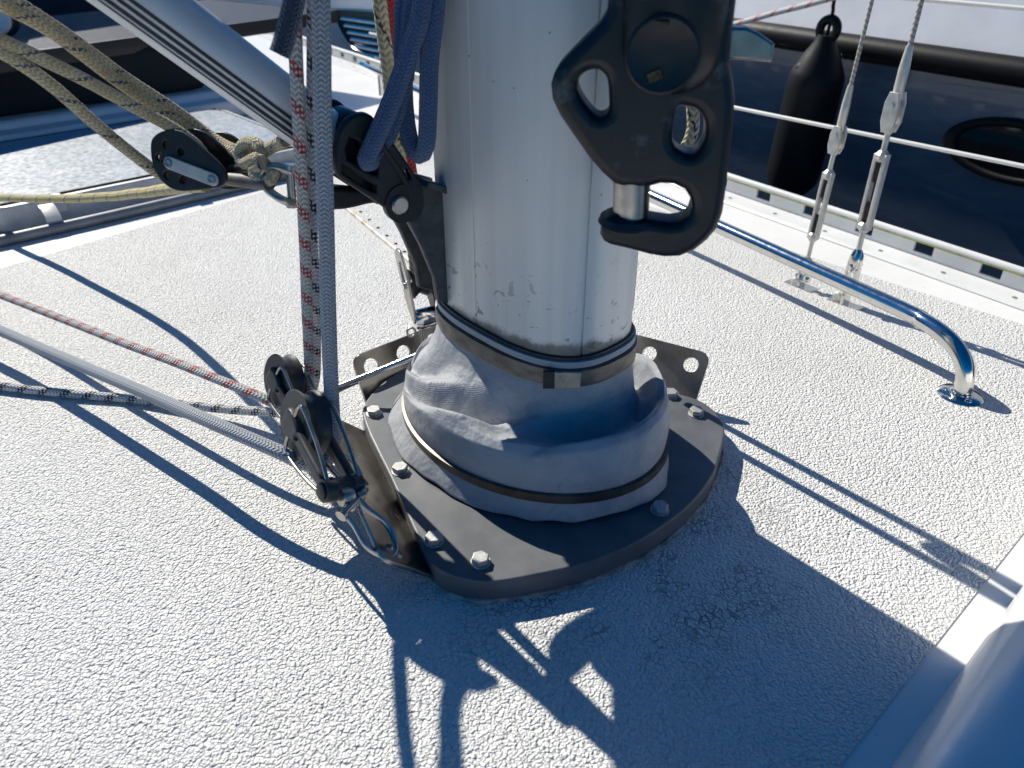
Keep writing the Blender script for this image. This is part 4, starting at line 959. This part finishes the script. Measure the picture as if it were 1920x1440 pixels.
for h, dz, k_ in rows:
    for i in range(SG):
        a = 2 * math.pi * i / SG; vs.append(lp(cxa + rad * k_ * math.cos(a) * .98, yb + h, dz * math.sin(a)))
for j in range(len(rows) - 1):
    for i in range(SG): fs.append((j * SG + i, j * SG + (i + 1) % SG, (j + 1) * SG + (i + 1) % SG, (j + 1) * SG + i))
fs.append(tuple(range(SG - 1, -1, -1)))
pyd('socket', vs, fs, POLEEND, sp2, 60)
bl_ = F([(810, 965)])[0][1]
pa, pb = F([(648, 960)])[0], F([(640, 1185)])[0]
lathe('plunger', [(.0148, -.01), (.0148, (Vector(pa) - Vector(pb)).length), ], lp(*pb), lp(*pa) - lp(*pb), DULLSTEEL, sp2, 28)
lathe('hook_lip', [(.020, 0), (.024, .003), (.022, .008)], lp(*F([(620, 1190)])[0]) - ZD * .004, ZD, POLEEND, sp2, 24)
rc = F([(800, 250)])[0]
lathe('rivet_plug', [(.026, 0), (.026, .0025), (.024, .0032), (.0225, .0024), (.004, .0024)], lp(rc[0], rc[1], .0388), nz, POLEEND, sp2, 36)
box('rivet_mark', lp(rc[0] - .004, rc[1] - .013, .0422), pe.m.to_3x3() @ Vector((.0045, .002, 0)), pe.m.to_3x3() @ Vector((-.0015, .003, 0)), nz * .0008, BRASS, sp2, .0003)
box('rivet_mark', lp(rc[0] - .002, rc[1] + .0205, .0422), pe.m.to_3x3() @ Vector((.0045, 0, 0)), pe.m.to_3x3() @ Vector((0, .0013, 0)), nz * .0008, BRASS, sp2, .0003)
LEV = speckled('lever_steel', (.42, .39, .35), .35, .9, .3, 60, 0, .1)
prism('trigger_lever', F([(1140, 150), (1270, 152), (1330, 178), (1420, 240), (1412, 310), (1404, 338), (1300, 330), (1140, 320)]), [], pe.m @ Matrix.Translation((0, 0, -.008)), .014, LEV, sp2, .002)
# rope coil hanging behind the pole
rope('rope_coil', [gy(1296, -260, .93), gy(1296, 60, .93), gy(1298, 190, .93), gy(1300, 240, .93), gy(1286, 276, .93), gy(1266, 284, .935), gy(1250, 260, .94), gy(1246, 190, .94), gy(1240, 60, .94), gy(1236, -260, .94)], .0075, ROPE_OLD, 'olive rope loop seen through the hole in the pole end')
rope('halyard_tail', [Vector((.163, 1.0, .11)), Vector((.160, .998, .5)), Vector((.155, .995, 1.3))], .0062, ROPE_OLD, 'taut cream halyard hidden behind the right edge of the mast')
rope('halyard_tail', [Vector((.160, .948, .13)), Vector((.157, .946, .5)), Vector((.150, .94, 1.3))], .0062, ROPE_OLD, 'second taut cream halyard close behind the mast')
# deck continues: small specks of grit near the plate
